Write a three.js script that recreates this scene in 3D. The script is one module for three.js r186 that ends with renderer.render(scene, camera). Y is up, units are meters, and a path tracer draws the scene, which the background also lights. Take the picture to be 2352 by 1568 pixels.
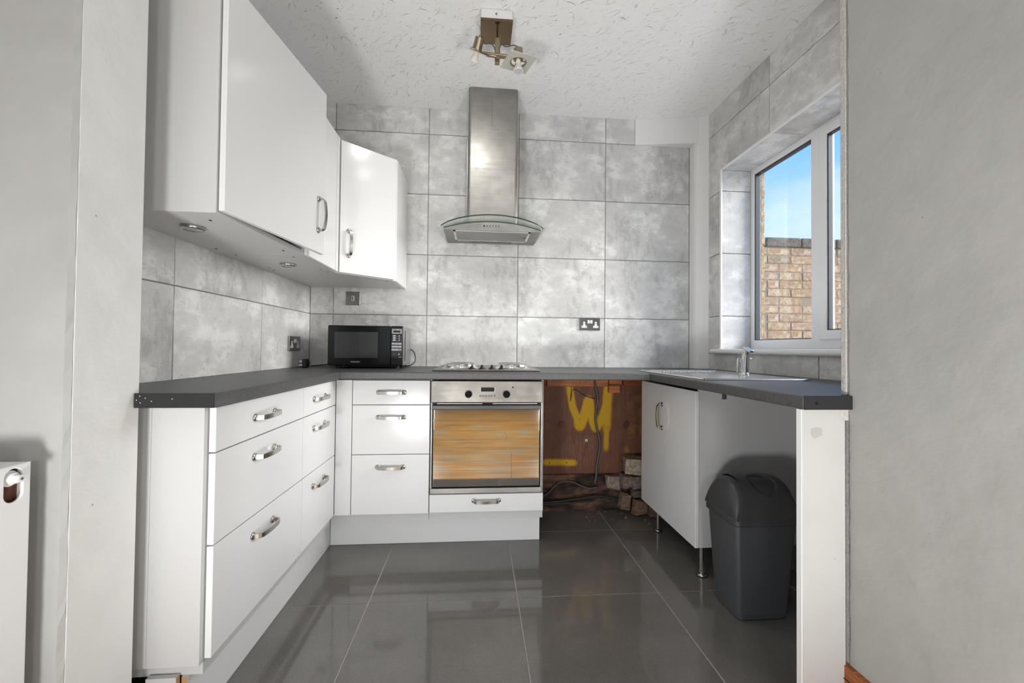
import * as THREE from 'three';
import { RoundedBoxGeometry } from 'three/addons/geometries/RoundedBoxGeometry.js';
import { ConvexGeometry } from 'three/addons/geometries/ConvexGeometry.js';
import { mergeGeometries, toCreasedNormals } from 'three/addons/utils/BufferGeometryUtils.js';
import { RectAreaLightUniformsLib } from 'three/addons/lights/RectAreaLightUniformsLib.js';

/* ------------------------------------------------------------------ camera, sky, sun, exposure */
const scene = new THREE.Scene();
const camera = new THREE.PerspectiveCamera(2 * Math.atan(784 / 946.42) * 180 / Math.PI, 1.5, 0.02, 200);
camera.position.set(1.0847, 1.0673, 2.7531);
camera.rotation.order = 'YXZ';
camera.rotation.set(0.0167, -0.0817, 0.0102);
scene.add(camera);
const renderer = new THREE.WebGLRenderer({ antialias: true });
renderer.toneMapping = THREE.LinearToneMapping;
renderer.toneMappingExposure = 1.10;
renderer.shadowMap.enabled = true;
RectAreaLightUniformsLib.init();

const SKY = 2.3;            // sky strength
const SUN = 10.5;           // sun veiled by cloud, outside the kitchen window
const FILL_LAMP = 2.5;           // radiance of the fill ceiling lamps added behind the camera
const FILL_PENDANT = 2.5;          // pendant added behind the camera for fill light
const FILL_UPLIGHT = [5.4, 8.0];     // fill spots added behind the camera, thrown at the ceiling
const BULB = [0.5, 0.35];    // kitchen spot bulbs

/* seeded noise helpers */
function rng(seed) { let s = seed >>> 0; return () => { s = (s + 0x6d2b79f5) | 0; let t = Math.imul(s ^ (s >>> 15), 1 | s); t = (t + Math.imul(t ^ (t >>> 7), 61 | t)) ^ t; return ((t ^ (t >>> 14)) >>> 0) / 4294967296; }; }
function lattice(n, m, seed) { const r = rng(seed), a = new Float32Array(n * m); for (let i = 0; i < a.length; i++) a[i] = r(); return a; }
// tileable value noise, w x h pixels, fx x fy cells
function noise(w, h, fx, fy, seed, out, amp) {
  const L = lattice(fx, fy, seed);
  for (let y = 0; y < h; y++) {
    const gy = y / h * fy, y0 = Math.floor(gy), ty = gy - y0, sy = ty * ty * (3 - 2 * ty), ya = (y0 % fy) * fx, yb = ((y0 + 1) % fy) * fx;
    for (let x = 0; x < w; x++) {
      const gx = x / w * fx, x0 = Math.floor(gx), tx = gx - x0, sx = tx * tx * (3 - 2 * tx), xa = x0 % fx, xb = (x0 + 1) % fx;
      const a = L[ya + xa] + (L[ya + xb] - L[ya + xa]) * sx, b = L[yb + xa] + (L[yb + xb] - L[yb + xa]) * sx;
      out[y * w + x] += (a + (b - a) * sy - 0.5) * amp;
    }
  }
  return out;
}
function fbm(w, h, fx, fy, oct, seed, gain = 0.5) {
  const o = new Float32Array(w * h); let a = 1;
  for (let i = 0; i < oct; i++) { noise(w, h, fx << i, fy << i, seed + i * 17, o, a); a *= gain; }
  return o;
}
const smooth = THREE.MathUtils.smoothstep, clamp = THREE.MathUtils.clamp, lerp = THREE.MathUtils.lerp;
function dataTex(w, h, f, srgb) {   // f(i, x, y) -> [r, g, b] 0..1 or a number
  const d = new Uint8Array(w * h * 4);
  for (let y = 0, i = 0; y < h; y++) for (let x = 0; x < w; x++, i++) {
    const c = f(i, x, y), r = c.length ? c : [c, c, c];
    for (let k = 0; k < 3; k++) d[i * 4 + k] = clamp(r[k] * 255 + 0.5, 0, 255); d[i * 4 + 3] = 255;
  }
  const t = new THREE.DataTexture(d, w, h); t.wrapS = t.wrapT = THREE.RepeatWrapping; t.magFilter = THREE.LinearFilter; t.minFilter = THREE.LinearMipmapLinearFilter; t.generateMipmaps = true;
  if (srgb) t.colorSpace = THREE.SRGBColorSpace; t.needsUpdate = true; return t;
}
function rep(t, sx, sy = sx) { const c = t.clone(); c.repeat.set(1 / sx, 1 / sy); c.needsUpdate = true; return c; }
function canvasTex(w, h, draw) {
  const c = document.createElement('canvas'); c.width = w; c.height = h; draw(c.getContext('2d'), w, h);
  const t = new THREE.CanvasTexture(c); t.colorSpace = THREE.SRGBColorSpace; return t;
}

/* sky: blue with thin white clouds, paler to the horizon */
{
  const W = 1024, H = 512, cl = fbm(W, H, 18, 26, 6, 503, 0.55), d = new Float32Array(W * H * 4);
  const lo = [0.34, 0.43, 0.50], mid = [0.062, 0.24, 0.62], hi = [0.07, 0.22, 0.52];
  for (let y = 0; y < H; y++) {
    const el = ((y + 0.5) / H - 0.5) * 180;
    for (let x = 0; x < W; x++) {
      const i = y * W + x, t = smooth(el, 6, 27), u = smooth(el, 27, 80);
      const cloud = smooth(cl[i], 0.06, 0.50) * 0.6 * smooth(el, 4, 14);
      for (let k = 0; k < 3; k++) {
        let c = lerp(lerp(lo[k], mid[k], t), hi[k], u); c = lerp(c, [0.32, 0.40, 0.48][k], cloud);
        if (el < 0) c = [0.18, 0.17, 0.16][k];
        d[i * 4 + k] = c;
      }
      d[i * 4 + 3] = 1;
    }
  }
  const t = new THREE.DataTexture(d, W, H, THREE.RGBAFormat, THREE.FloatType);
  t.mapping = THREE.EquirectangularReflectionMapping; t.magFilter = THREE.LinearFilter; t.needsUpdate = true;
  scene.background = t; scene.backgroundIntensity = SKY;
}
const sun = new THREE.DirectionalLight(new THREE.Color(1, 0.98, 0.95), SUN);
sun.position.set(9.2, 4.6, 2.6); sun.target.position.set(1.1, 1.2, 0.6);
sun.castShadow = true; sun.shadow.radius = 90;    // veiled by thin cloud: a very soft sun
sun.shadow.mapSize.set(2048, 2048); Object.assign(sun.shadow.camera, { left: -6, right: 6, top: 6, bottom: -6, near: 0.5, far: 30 });
scene.add(sun, sun.target);

/* ------------------------------------------------------------------ scene-building helpers */
const V = (x, y, z) => new THREE.Vector3(x, y, z);
const used = {};
function numbered(n) { used[n] = (used[n] ?? -1) + 1; return used[n] ? n + '_' + String(used[n]).padStart(3, '0') : n; }
function thing(name, label, category, pos = [0, 0, 0], group) {
  const o = new THREE.Group(); o.name = numbered(name); o.position.set(...pos); o.userData = { label, category };
  if (group) o.userData.group = group; scene.add(o); return o;
}
function struct(name, geos, mat, pos = [0, 0, 0]) {
  const g = join(geos); g.translate(-pos[0], -pos[1], -pos[2]);
  const m = new THREE.Mesh(g, mat); m.name = name; m.position.set(...pos); m.castShadow = m.receiveShadow = true; m.userData.kind = 'structure'; scene.add(m); return m;
}
function rootPos(o) { while (o.parent && o.parent !== scene) o = o.parent; return o.position; }
function clean(g) {
  let n = g.index ? g.toNonIndexed() : g.clone();
  for (const k of Object.keys(n.attributes)) if (!['position', 'normal', 'uv'].includes(k)) n.deleteAttribute(k);
  if (!n.attributes.normal) n.computeVertexNormals();
  if (!n.attributes.uv) n.setAttribute('uv', new THREE.BufferAttribute(new Float32Array(n.attributes.position.count * 2), 2));
  n.morphAttributes = {}; n.groups = []; return n;
}
function join(geos) { geos = [].concat(geos).map(clean); return geos.length === 1 ? geos[0] : mergeGeometries(geos, false); }
// geometries in world coordinates
function part(parent, name, geos, mat, label) {
  const p = rootPos(parent), g = join(geos); g.translate(-p.x, -p.y, -p.z);
  const m = new THREE.Mesh(g, mat); m.name = name; m.castShadow = m.receiveShadow = true; if (label) m.userData.label = label; parent.add(m); return m;
}
function parts(parent, name, list, mat, label) { return list.map((g) => part(parent, name, g, mat, label)); }
// one shared geometry placed at a world position
function place(parent, name, geo, mat, pos, rot = [0, 0, 0], label) {
  const p = rootPos(parent), m = new THREE.Mesh(geo, mat); m.name = name; m.position.set(pos[0] - p.x, pos[1] - p.y, pos[2] - p.z); m.rotation.set(...rot);
  m.castShadow = m.receiveShadow = true; if (label) m.userData.label = label; parent.add(m); return m;
}
function boxUV(g, ox = 0, oy = 0, s = 1) {   // uv in metres from the dominant normal
  const p = g.attributes.position, n = g.attributes.normal, uv = new Float32Array(p.count * 2);
  for (let i = 0; i < p.count; i++) {
    const ax = Math.abs(n.getX(i)), ay = Math.abs(n.getY(i)), az = Math.abs(n.getZ(i));
    const [a, b] = az >= ax && az >= ay ? [p.getX(i), p.getY(i)] : ax >= ay ? [p.getZ(i), p.getY(i)] : [p.getX(i), p.getZ(i)];
    uv[i * 2] = a * s + ox; uv[i * 2 + 1] = b * s + oy;
  }
  g.setAttribute('uv', new THREE.BufferAttribute(uv, 2)); return g;
}
function box(x0, x1, y0, y1, z0, z1, r = 0, seg = 2) {
  const w = x1 - x0, h = y1 - y0, d = z1 - z0;
  let g = r ? new RoundedBoxGeometry(w, h, d, seg, Math.min(r, w / 2.01, h / 2.01, d / 2.01)) : new THREE.BoxGeometry(w, h, d);
  g.translate((x0 + x1) / 2, (y0 + y1) / 2, (z0 + z1) / 2); g = clean(g); return boxUV(g);
}
function cyl(r0, r1, a, b, n = 24, open = false) {    // from point a (radius r0) to b (radius r1)
  a = V(...a); b = V(...b); const d = b.clone().sub(a), g = new THREE.CylinderGeometry(r1, r0, d.length(), n, 1, open);
  g.applyQuaternion(new THREE.Quaternion().setFromUnitVectors(V(0, 1, 0), d.clone().normalize())); g.translate(...a.add(b).multiplyScalar(0.5).toArray()); return clean(g);
}
function tube(pts, r, seg = 40, rad = 8) { return clean(new THREE.TubeGeometry(new THREE.CatmullRomCurve3(pts.map((p) => V(...p)), false, 'centripetal'), seg, r, rad, false)); }
function prism(pts, y0, y1, bevel = 0) {   // plan outline [x, z], extruded upwards
  const s = new THREE.Shape(pts.map(([x, z]) => new THREE.Vector2(x, -z)));
  const g = new THREE.ExtrudeGeometry(s, { depth: y1 - y0 - 2 * bevel, bevelEnabled: bevel > 0, bevelThickness: bevel, bevelSize: bevel, bevelOffset: -bevel, bevelSegments: 2, curveSegments: 16 });
  g.rotateX(-Math.PI / 2); g.translate(0, y0 + bevel, 0); return boxUV(clean(g));
}
function lathe(prof, n = 32) { return clean(new THREE.LatheGeometry(prof.map(([r, y]) => new THREE.Vector2(r, y)), n)); }
function move(g, x = 0, y = 0, z = 0) { return g.translate(x, y, z); }
// a tile: front face with chamfered edges and sides, front towards +z, centred at the back plane
function slab(w, h, t, bev, ox, oy) {
  const x = w / 2, y = h / 2, P = [], U = [];
  const F = [[-x + bev, -y + bev, t], [x - bev, -y + bev, t], [x - bev, y - bev, t], [-x + bev, y - bev, t]];
  const E = [[-x, -y, t - bev], [x, -y, t - bev], [x, y, t - bev], [-x, y, t - bev]], B = [[-x, -y, 0], [x, -y, 0], [x, y, 0], [-x, y, 0]];
  const q = (a, b, c, d) => { for (const v of [a, b, c, a, c, d]) { P.push(...v); U.push(v[0] + ox, v[1] + oy); } };
  q(F[0], F[1], F[2], F[3]);
  for (let i = 0; i < 4; i++) { const j = (i + 1) % 4; q(E[i], E[j], F[j], F[i]); q(B[i], B[j], E[j], E[i]); }
  const g = new THREE.BufferGeometry(); g.setAttribute('position', new THREE.Float32BufferAttribute(P, 3)); g.setAttribute('uv', new THREE.Float32BufferAttribute(U, 2)); g.computeVertexNormals(); return g;
}
// rings of equal length joined into a skin
function loft(rings, capEnds = true, crease = 0.6) {
  const P = [], n = rings[0].length;
  const tri = (a, b, c) => P.push(...a, ...b, ...c);
  for (let k = 0; k + 1 < rings.length; k++) for (let i = 0; i < n; i++) { const j = (i + 1) % n, a = rings[k][i], b = rings[k][j], c = rings[k + 1][j], d = rings[k + 1][i]; tri(a, c, b); tri(a, d, c); }
  if (capEnds) for (const [r, f] of [[rings[0], 1], [rings[rings.length - 1], -1]]) {
    const m = r.reduce((s, p) => [s[0] + p[0] / n, s[1] + p[1] / n, s[2] + p[2] / n], [0, 0, 0]);
    for (let i = 0; i < n; i++) { const j = (i + 1) % n; f > 0 ? tri(m, r[i], r[j]) : tri(m, r[j], r[i]); }
  }
  let g = new THREE.BufferGeometry(); g.setAttribute('position', new THREE.Float32BufferAttribute(P, 3)); g.computeVertexNormals(); if (crease) g = toCreasedNormals(g, crease); return boxUV(g);
}
function rrect(x0, x1, z0, z1, r, y, n = 5) {
  const o = []; for (const [cx, cz, a] of [[x1 - r, z1 - r, 0], [x0 + r, z1 - r, 90], [x0 + r, z0 + r, 180], [x1 - r, z0 + r, 270]]) for (let i = 0; i <= n; i++) { const t = (a + 90 * i / n) * Math.PI / 180; o.push([cx + r * Math.cos(t), y, cz + r * Math.sin(t)]); }
  return o;
}
// flat frame in a plane x = const: outer [z0, z1, y0, y1], holes alike, thickness from x0 to x1
function frameX(x0, x1, o, holes, bev = 0.003) {
  const rect = ([a, b, c, d], K) => { const q = new K(); q.moveTo(a, c); q.lineTo(b, c); q.lineTo(b, d); q.lineTo(a, d); q.closePath(); return q; };
  const s = rect(o, THREE.Shape); for (const h of holes) s.holes.push(rect(h, THREE.Path));
  const g = new THREE.ExtrudeGeometry(s, { depth: x1 - x0 - 2 * bev, bevelEnabled: true, bevelThickness: bev, bevelSize: bev, bevelOffset: -bev, bevelSegments: 2 });
  g.rotateY(-Math.PI / 2); g.translate(x1 - bev, 0, 0); return boxUV(clean(g));
}
const std = (o) => new THREE.MeshStandardMaterial(o), phy = (o) => new THREE.MeshPhysicalMaterial(o);
const rgb = (r, g, b) => new THREE.Color().setRGB(r, g, b);

/* ------------------------------------------------------------------ materials */
const T = {};
{
  const n = 1024, d = fbm(n, n, 3, 4, 4, 97, 0.55), a = fbm(n, n, 10, 16, 6, 11, 0.68), b = fbm(n, n, 40, 90, 4, 31, 0.7), c = fbm(n, n, 22, 10, 5, 71, 0.72);
  T.tile = dataTex(n, n, (i) => {          // pale worn-concrete print
    let v = 0.80 + d[i] * 0.10 + a[i] * 0.055 + b[i] * 0.02;
    v += smooth(a[i] + d[i] * 0.7, 0.0, 0.5) * 0.045 - smooth(c[i] - d[i] * 0.6, 0.18, 0.66) * 0.06 - smooth(b[i] + a[i] * 0.4, 0.46, 0.66) * 0.07;
    return [v, v * 0.997, v * 0.985];
  }, true);
}
{
  const n = 1024, h = new Float32Array(n * n), R = rng(5);                                  // skim-coat strokes
  const base = fbm(n, n, 6, 6, 5, 41, 0.5); for (let i = 0; i < n * n; i++) h[i] = base[i] * 0.22;
  for (let k = 0; k < 1900; k++) {
    let x = R() * n, y = R() * n, an = 0.8 + (R() - 0.5) * 1.3, L = 8 + R() * R() * 80, w = 0.8 + R() * 1.6, s = (R() < 0.75 ? 1 : -1) * (0.1 + R() * R() * 0.9), cu = (R() - 0.5) * 0.05;
    for (let t = 0; t < L; t++) {
      x += Math.cos(an); y += Math.sin(an); an += cu; const f = Math.sin(Math.PI * t / L) * s, ri = Math.ceil(w * 2);
      for (let dy = -ri; dy <= ri; dy++) for (let dx = -ri; dx <= ri; dx++) { const q = Math.exp(-(dx * dx + dy * dy) / (w * w)); const j = ((Math.floor(y) + dy + 4 * n) % n) * n + (Math.floor(x) + dx + 4 * n) % n; h[j] = Math.abs(h[j]) < 1.2 ? h[j] + f * q * 0.22 : h[j]; }
    }
  }
  T.skim = dataTex(n, n, (i) => 0.5 + h[i] * 0.35);
}
{
  const n = 1024, a = fbm(n, n, 8, 8, 6, 51, 0.5), st = fbm(n, n, 3, 3, 5, 57, 0.6), R = rng(9), sp = new Float32Array(n * n);
  for (let k = 0; k < 12; k++) { const x = R() * n, y = R() * n, r = 0.6 + R() * 1.2, e = 1 + R() * 1.5, an = R() * 3; for (let dy = -10; dy <= 10; dy++) for (let dx = -10; dx <= 10; dx++) { const u = (dx * Math.cos(an) + dy * Math.sin(an)) / e, v = -dx * Math.sin(an) + dy * Math.cos(an); const j = ((Math.floor(y) + dy + n) % n) * n + (Math.floor(x) + dx + n) % n; sp[j] = Math.max(sp[j], smooth(r - Math.hypot(u, v), 0, 1)); } }
  T.plasterBump = dataTex(n, n, (i) => 0.5 + a[i] * 0.4);
  T.plaster = dataTex(n, n, (i) => { const v = 0.97 + st[i] * 0.05; return [v - sp[i] * 0.4, v - sp[i] * 0.4, v * 0.99 - sp[i] * 0.42]; }, true);
}
{
  const n = 1024, a = fbm(n, n, 200, 200, 2, 61), b = fbm(n, n, 5, 5, 4, 63), R = rng(77), sp = new Float32Array(n * n);
  for (let k = 0; k < 500; k++) { const x = Math.floor(R() * n), y = Math.floor(R() * n), v = 0.3 + R() * 0.7; sp[y * n + x] = v; if (R() < 0.3) sp[y * n + (x + 1) % n] = v; }
  T.floor = dataTex(n, n, (i) => { const v = 0.43 + a[i] * 0.035 + b[i] * 0.03 + sp[i] * 0.12; return [v * 1.01, v * 0.98, v * 0.945]; }, true);
  T.floorRough = dataTex(n, n, (i) => 0.07 + Math.max(0, b[i]) * 0.10 + sp[i] * 0.2);
}
{
  const n = 512, a = fbm(n, n, 128, 128, 2, 81), b = fbm(n, n, 40, 40, 3, 83);
  T.work = dataTex(n, n, (i) => { const v = 0.275 + a[i] * 0.10 + b[i] * 0.045; return [v, v, v * 1.005]; }, true);
  T.workBump = dataTex(n, n, (i) => 0.5 + a[i] * 0.3 + b[i] * 0.2);
}
{
  const n = 1024, a = fbm(n, n, 2, 64, 5, 91, 0.6), b = fbm(n, n, 6, 10, 4, 93), c = fbm(n, n, 4, 200, 2, 95);
  T.boards = dataTex(n, n, (i) => {          // worn, half-stripped floor boards
    const w = smooth(b[i] + a[i] * 0.7, -0.1, 0.45); const v = 0.75 + a[i] * 0.35 + c[i] * 0.25;
    return [lerp(0.88, 0.74, w) * v * 1.25, lerp(0.62, 0.68, w) * v * 1.25, lerp(0.28, 0.56, w) * v * 1.2];
  }, true);
  const g = fbm(n, n, 3, 90, 5, 103, 0.6);
  T.pine = dataTex(n, n, (i) => { const v = 0.8 + g[i] * 0.4; return [0.78 * v, 0.46 * v, 0.24 * v]; }, true);
}
{
  const n = 512, a = fbm(n, n, 10, 10, 5, 121, 0.6), b = fbm(n, n, 60, 60, 2, 123);
  T.brick = dataTex(n, n, (i) => { const v = 0.90 + a[i] * 0.17 + b[i] * 0.08; return [v, v * (0.97 + a[i] * 0.1), v * (0.94 + a[i] * 0.2)]; }, true);
  T.grit = dataTex(n, n, (i) => 0.5 + a[i] * 0.4 + b[i] * 0.25);
  T.earth = dataTex(n, n, (i) => { const v = 0.72 + a[i] * 0.75 + b[i] * 0.12; return [0.42 * v, 0.30 * v, 0.245 * v]; }, true);
}
{
  const n = 512, a = fbm(n, n, 3, 160, 3, 131, 0.7), b = fbm(n, n, 4, 5, 5, 133, 0.6);
  T.brush = dataTex(n, n, (i) => 0.30 + a[i] * 0.05 + b[i] * 0.12 + 0.20);
  T.steel = dataTex(n, n, (i) => { const v = 0.62 + a[i] * 0.02 + b[i] * 0.08; return [v, v * 0.985, v * 0.955]; }, true);
}
const M = {
  tile: phy({ map: rep(T.tile, 1.25), roughness: 0.34, bumpMap: rep(T.tile, 1.25), bumpScale: 0.0006, specularIntensity: 0.6 }),
  grout: std({ color: rgb(0.40, 0.385, 0.355), roughness: 0.95 }),
  floorTile: phy({ map: rep(T.floor, 0.7), roughnessMap: rep(T.floorRough, 0.9), roughness: 1, ior: 1.62 }),
  floorGrout: std({ color: rgb(0.48, 0.435, 0.37), roughness: 0.95 }),
  ceiling: std({ color: rgb(0.88, 0.875, 0.86), roughness: 0.9, bumpMap: rep(T.skim, 1.1), bumpScale: 0.022 }),
  jamb: std({ color: rgb(0.77, 0.77, 0.76), map: rep(T.plaster, 1.3), roughness: 0.8, bumpMap: rep(T.plasterBump, 0.7), bumpScale: 0.004 }),
  wallPaint: std({ color: rgb(0.40, 0.397, 0.386), map: rep(T.plaster, 1.1), roughness: 0.8, bumpMap: rep(T.plasterBump, 0.7), bumpScale: 0.004 }),
  trimPaint: std({ color: rgb(0.78, 0.775, 0.76), roughness: 0.55, bumpMap: rep(T.plasterBump, 0.5), bumpScale: 0.003 }),
  roughEdge: std({ color: rgb(0.50, 0.48, 0.45), roughness: 0.95, bumpMap: rep(T.grit, 0.1), bumpScale: 0.004 }),
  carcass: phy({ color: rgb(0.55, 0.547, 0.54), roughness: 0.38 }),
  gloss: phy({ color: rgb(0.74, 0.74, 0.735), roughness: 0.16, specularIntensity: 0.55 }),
  work: phy({ map: rep(T.work, 0.25), roughness: 0.42, ior: 1.6, bumpMap: rep(T.workBump, 0.25), bumpScale: 0.0005 }),
  workEnd: phy({ color: rgb(0.019, 0.019, 0.020), roughness: 0.7, specularIntensity: 0.6, bumpMap: rep(T.workBump, 0.25), bumpScale: 0.0008 }),
  joint: std({ color: rgb(0.02, 0.02, 0.022), roughness: 0.5 }),
  steel: phy({ map: rep(T.steel, 0.6), roughnessMap: rep(T.brush, 0.5), roughness: 1, metalness: 1 }),
  ovenSteel: phy({ map: rep(T.steel, 0.6), roughnessMap: rep(T.brush, 0.5), roughness: 1, metalness: 1, color: rgb(0.80, 0.785, 0.76) }),
  sinkSteel: phy({ color: rgb(0.80, 0.80, 0.80), roughness: 0.24, metalness: 1 }),
  steelDull: phy({ color: rgb(0.46, 0.45, 0.44), roughness: 0.42, metalness: 1 }),
  chrome: phy({ color: rgb(0.78, 0.78, 0.78), roughness: 0.08, metalness: 1 }),
  nickel: phy({ color: rgb(0.50, 0.49, 0.46), roughness: 0.24, metalness: 1 }),
  bronze: phy({ color: rgb(0.34, 0.28, 0.19), roughness: 0.3, metalness: 1 }),
  socketPlate: phy({ color: rgb(0.30, 0.295, 0.28), roughness: 0.3, metalness: 1 }),
  white: phy({ color: rgb(0.84, 0.84, 0.83), roughness: 0.3 }),
  upvc: phy({ color: rgb(0.90, 0.905, 0.91), roughness: 0.25 }),
  gasket: std({ color: rgb(0.03, 0.035, 0.045), roughness: 0.5 }),
  glass: phy({ color: 0xffffff, transmission: 1, roughness: 0, thickness: 0, ior: 1.5 }),
  hoodGlass: phy({ color: rgb(0.92, 0.97, 0.95), transmission: 1, roughness: 0, thickness: 0, ior: 1.52 }),
  glassEdge: phy({ color: rgb(0.03, 0.045, 0.042), roughness: 0.15 }),
  black: phy({ color: rgb(0.009, 0.009, 0.010), roughness: 0.10, specularIntensity: 0.6 }),
  blackMatt: std({ color: rgb(0.014, 0.014, 0.015), roughness: 0.55 }),
  cable: std({ color: rgb(0.02, 0.02, 0.022), roughness: 0.5 }),
  cableGrey: std({ color: rgb(0.075, 0.075, 0.08), roughness: 0.5 }),
  bin: phy({ color: rgb(0.058, 0.061, 0.066), roughness: 0.45 }),
  binLid: phy({ color: rgb(0.048, 0.049, 0.052), roughness: 0.40 }),
  mirrorGlass: phy({ color: rgb(0.82, 0.80, 0.77), roughness: 0.035, metalness: 1 }),
  hotplate: phy({ color: rgb(0.40, 0.39, 0.38), roughness: 0.2, metalness: 1 }),
  pine: std({ map: rep(T.pine, 0.5, 0.3), roughness: 0.6 }),
  chip: std({ color: rgb(0.45, 0.25, 0.11), roughness: 0.9 }),
  woodOrange: std({ map: rep(T.pine, 0.4, 0.22), color: rgb(0.85, 0.75, 0.5), roughness: 0.4 }),
  boards: std({ map: rep(T.boards, 1.1, 0.9), roughness: 0.5 }),
  earth: std({ map: rep(T.earth, 1.3, 0.55), roughness: 0.9, bumpMap: rep(T.grit, 0.6, 0.3), bumpScale: 0.012 }),
  mortar: std({ color: rgb(0.24, 0.185, 0.125), roughness: 0.95 }),
  paving: std({ color: rgb(0.58, 0.56, 0.53), roughness: 0.95 }),
  radiator: phy({ color: rgb(0.82, 0.82, 0.81), roughness: 0.3 }),
  rust: phy({ color: rgb(0.10, 0.03, 0.015), roughness: 0.35 }),
  dark: std({ color: rgb(0.02, 0.018, 0.016), roughness: 0.9 }),
  frost: phy({ color: rgb(0.66, 0.66, 0.60), roughness: 0.35, transmission: 0.3, thickness: 0 }),
  ceramic: phy({ color: rgb(0.85, 0.80, 0.72), roughness: 0.3 }),
  lens: phy({ color: rgb(0.50, 0.53, 0.56), roughness: 0.2, emissive: rgb(1, 0.97, 0.9), emissiveIntensity: 0.03 }),
  fillGlow: std({ color: rgb(0.8, 0.8, 0.8), emissive: rgb(1, 0.96, 0.9), emissiveIntensity: 2.5 }),
  brass: phy({ color: rgb(0.62, 0.53, 0.36), roughness: 0.3, metalness: 1 }),
};

/* ------------------------------------------------------------------ the setting */
const CEIL = 2.658, TW = 0.6, TH = 0.4022, R0 = 1.2778, WT = 0.9423, WB = 0.9052;
const R = rng(1234);
const rowsFrom = (r0) => { const o = []; for (let j = -2; j < 5; j++) o.push(r0 + TH * j); return o; };
const G = 0.0022;    // half a joint
function cells(us, vs, u0, u1, v0, v1) { const o = []; for (let i = 0; i + 1 < us.length; i++) for (let j = 0; j + 1 < vs.length; j++) { const a = Math.max(us[i] + G, u0), b = Math.min(us[i + 1] - G, u1), c = Math.max(vs[j] + G, v0), d = Math.min(vs[j + 1] - G, v1); if (b - a > 0.006 && d - c > 0.006) o.push([a, b, c, d]); } return o; }
function minus(c, h) {    // a cell without the hole h, as up to four rectangles
  const [a, b, y0, y1] = c, [p, q, r, s] = h; if (b <= p || a >= q || y1 <= r || y0 >= s) return [c];
  const o = []; if (a < p) o.push([a, p, y0, y1]); if (b > q) o.push([q, b, y0, y1]); const l = Math.max(a, p), m = Math.min(b, q); if (y0 < r) o.push([l, m, y0, r]); if (y1 > s) o.push([l, m, s, y1]); return o.filter(([a, b, c, d]) => b - a > 0.004 && d - c > 0.004);
}
// tiles on a plane: 'z' faces +z (u = x), 'x' faces +x (u = z), 'X' faces -x (u = z), 'y' faces down (u = z, v = x)
function tilePlane(parent, name, list, way, at, t = 0.01, mat = M.tile) {
  for (const rects of list) {
    const rot = R() < 0.5 ? 1 : 0, ox = R() * 4, oy = R() * 4, gs = [];
    for (const [a, b, c, d] of rects) {
      const g = slab(b - a, d - c, t, 0.0012, ox + (a + b) / 2, oy + (c + d) / 2), u = (a + b) / 2, v = (c + d) / 2;
      if (rot) { const q = g.attributes.uv; for (let i = 0; i < q.count; i++) q.setXY(i, -q.getX(i), -q.getY(i)); }
      if (way === 'z') g.translate(u, v, at - t);
      if (way === 'x') { g.rotateY(Math.PI / 2); g.translate(at - t, v, u); }
      if (way === 'X') { g.rotateY(-Math.PI / 2); g.translate(at + t, v, u); }
      if (way === 'y') { g.rotateZ(Math.PI / 2); g.rotateX(Math.PI / 2); g.translate(v, at + t, u); }
      gs.push(g);
    }
    part(parent, name, gs, mat);
  }
}
// floors
const floor = struct('floor', box(-0.25, 2.9, -0.15, -0.002, -0.25, 1.79), M.floorGrout);
{
  const xs = [], zs = []; for (let i = -2; i < 5; i++) xs.push(0.640 + 0.6245 * i); for (let j = -4; j < 3; j++) zs.push(0.979 + 0.6245 * j);
  for (const [a, b, c, d] of cells(xs, zs, 0, 2.63, 0, 1.79)) { const g = slab(b - a, d - c, 0.008, 0.0008, R() * 3, R() * 3); g.rotateX(-Math.PI / 2); g.translate((a + b) / 2, -0.008, (c + d) / 2); part(floor, 'floor_tile', g, M.floorTile); }
}
const floor2 = struct('floor_001', box(-3.0, 2.14, -0.15, -0.012, 1.79, 6.1), M.dark);
{
  let k = 0; for (let z = 1.795; z < 6.08; z += 0.118, k++) { const g = slab(5.12, 0.1155, 0.012, 0.001, R() * 5, k * 0.118 + R()); g.rotateX(-Math.PI / 2); g.translate(-0.43, -0.012, z + 0.058); part(floor2, 'floorboard', g, M.boards); }
}
// back wall
const wallBack = struct('wall_back', box(-0.25, 2.95, -0.15, CEIL + 0.1, -0.25, -0.0095), M.grout);
{
  const us = [0, 0.144, 0.744, 1.344, 1.944, 2.544], list = [];
  for (const c of cells(us, rowsFrom(R0), 0.0, 2.546, WT, CEIL)) { const r = minus(c, [2.149, 2.7, 2.482, 3]); if (r.length) list.push(r); }
  tilePlane(wallBack, 'wall_tile', list, 'z', 0);
}
// left wall, with the pier that stands between kitchen and adjoining room
const wallLeft = struct('wall_left', box(-0.25, -0.0095, -0.15, CEIL + 0.1, -0.01, 1.60), M.grout);
tilePlane(wallLeft, 'wall_tile', cells([-0.01, 0.5894, 1.1894, 1.7894], rowsFrom(1.2795), 0.0, 1.598, WT, CEIL).map((c) => [c]), 'x', 0);
{
  // pier: grey paint towards the room, white plaster on the jamb, its near corner chipped and uneven
  const ring = (y, k) => { const r = rng(300 + k), j = () => (r() - 0.5) * 0.003; return [[0.203, y, 1.60], [0.203 + j() * 0.3, y, 1.778 + j()], [0.196 + j(), y, 1.788 + j() * 0.5], [-3.0, y, 1.79], [-3.0, y, 1.60]].reverse(); };
  const rings = []; for (let k = 0; k <= 90; k++) rings.push(ring(-0.1 + k * (CEIL + 0.15) / 90, k));
  struct('wall_opening_left', loft(rings, true, 0), M.wallPaint);
  struct('trim_1', box(0.199, 0.2042, 0, CEIL, 1.60, 1.7765, 0.001), M.jamb);
}
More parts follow.
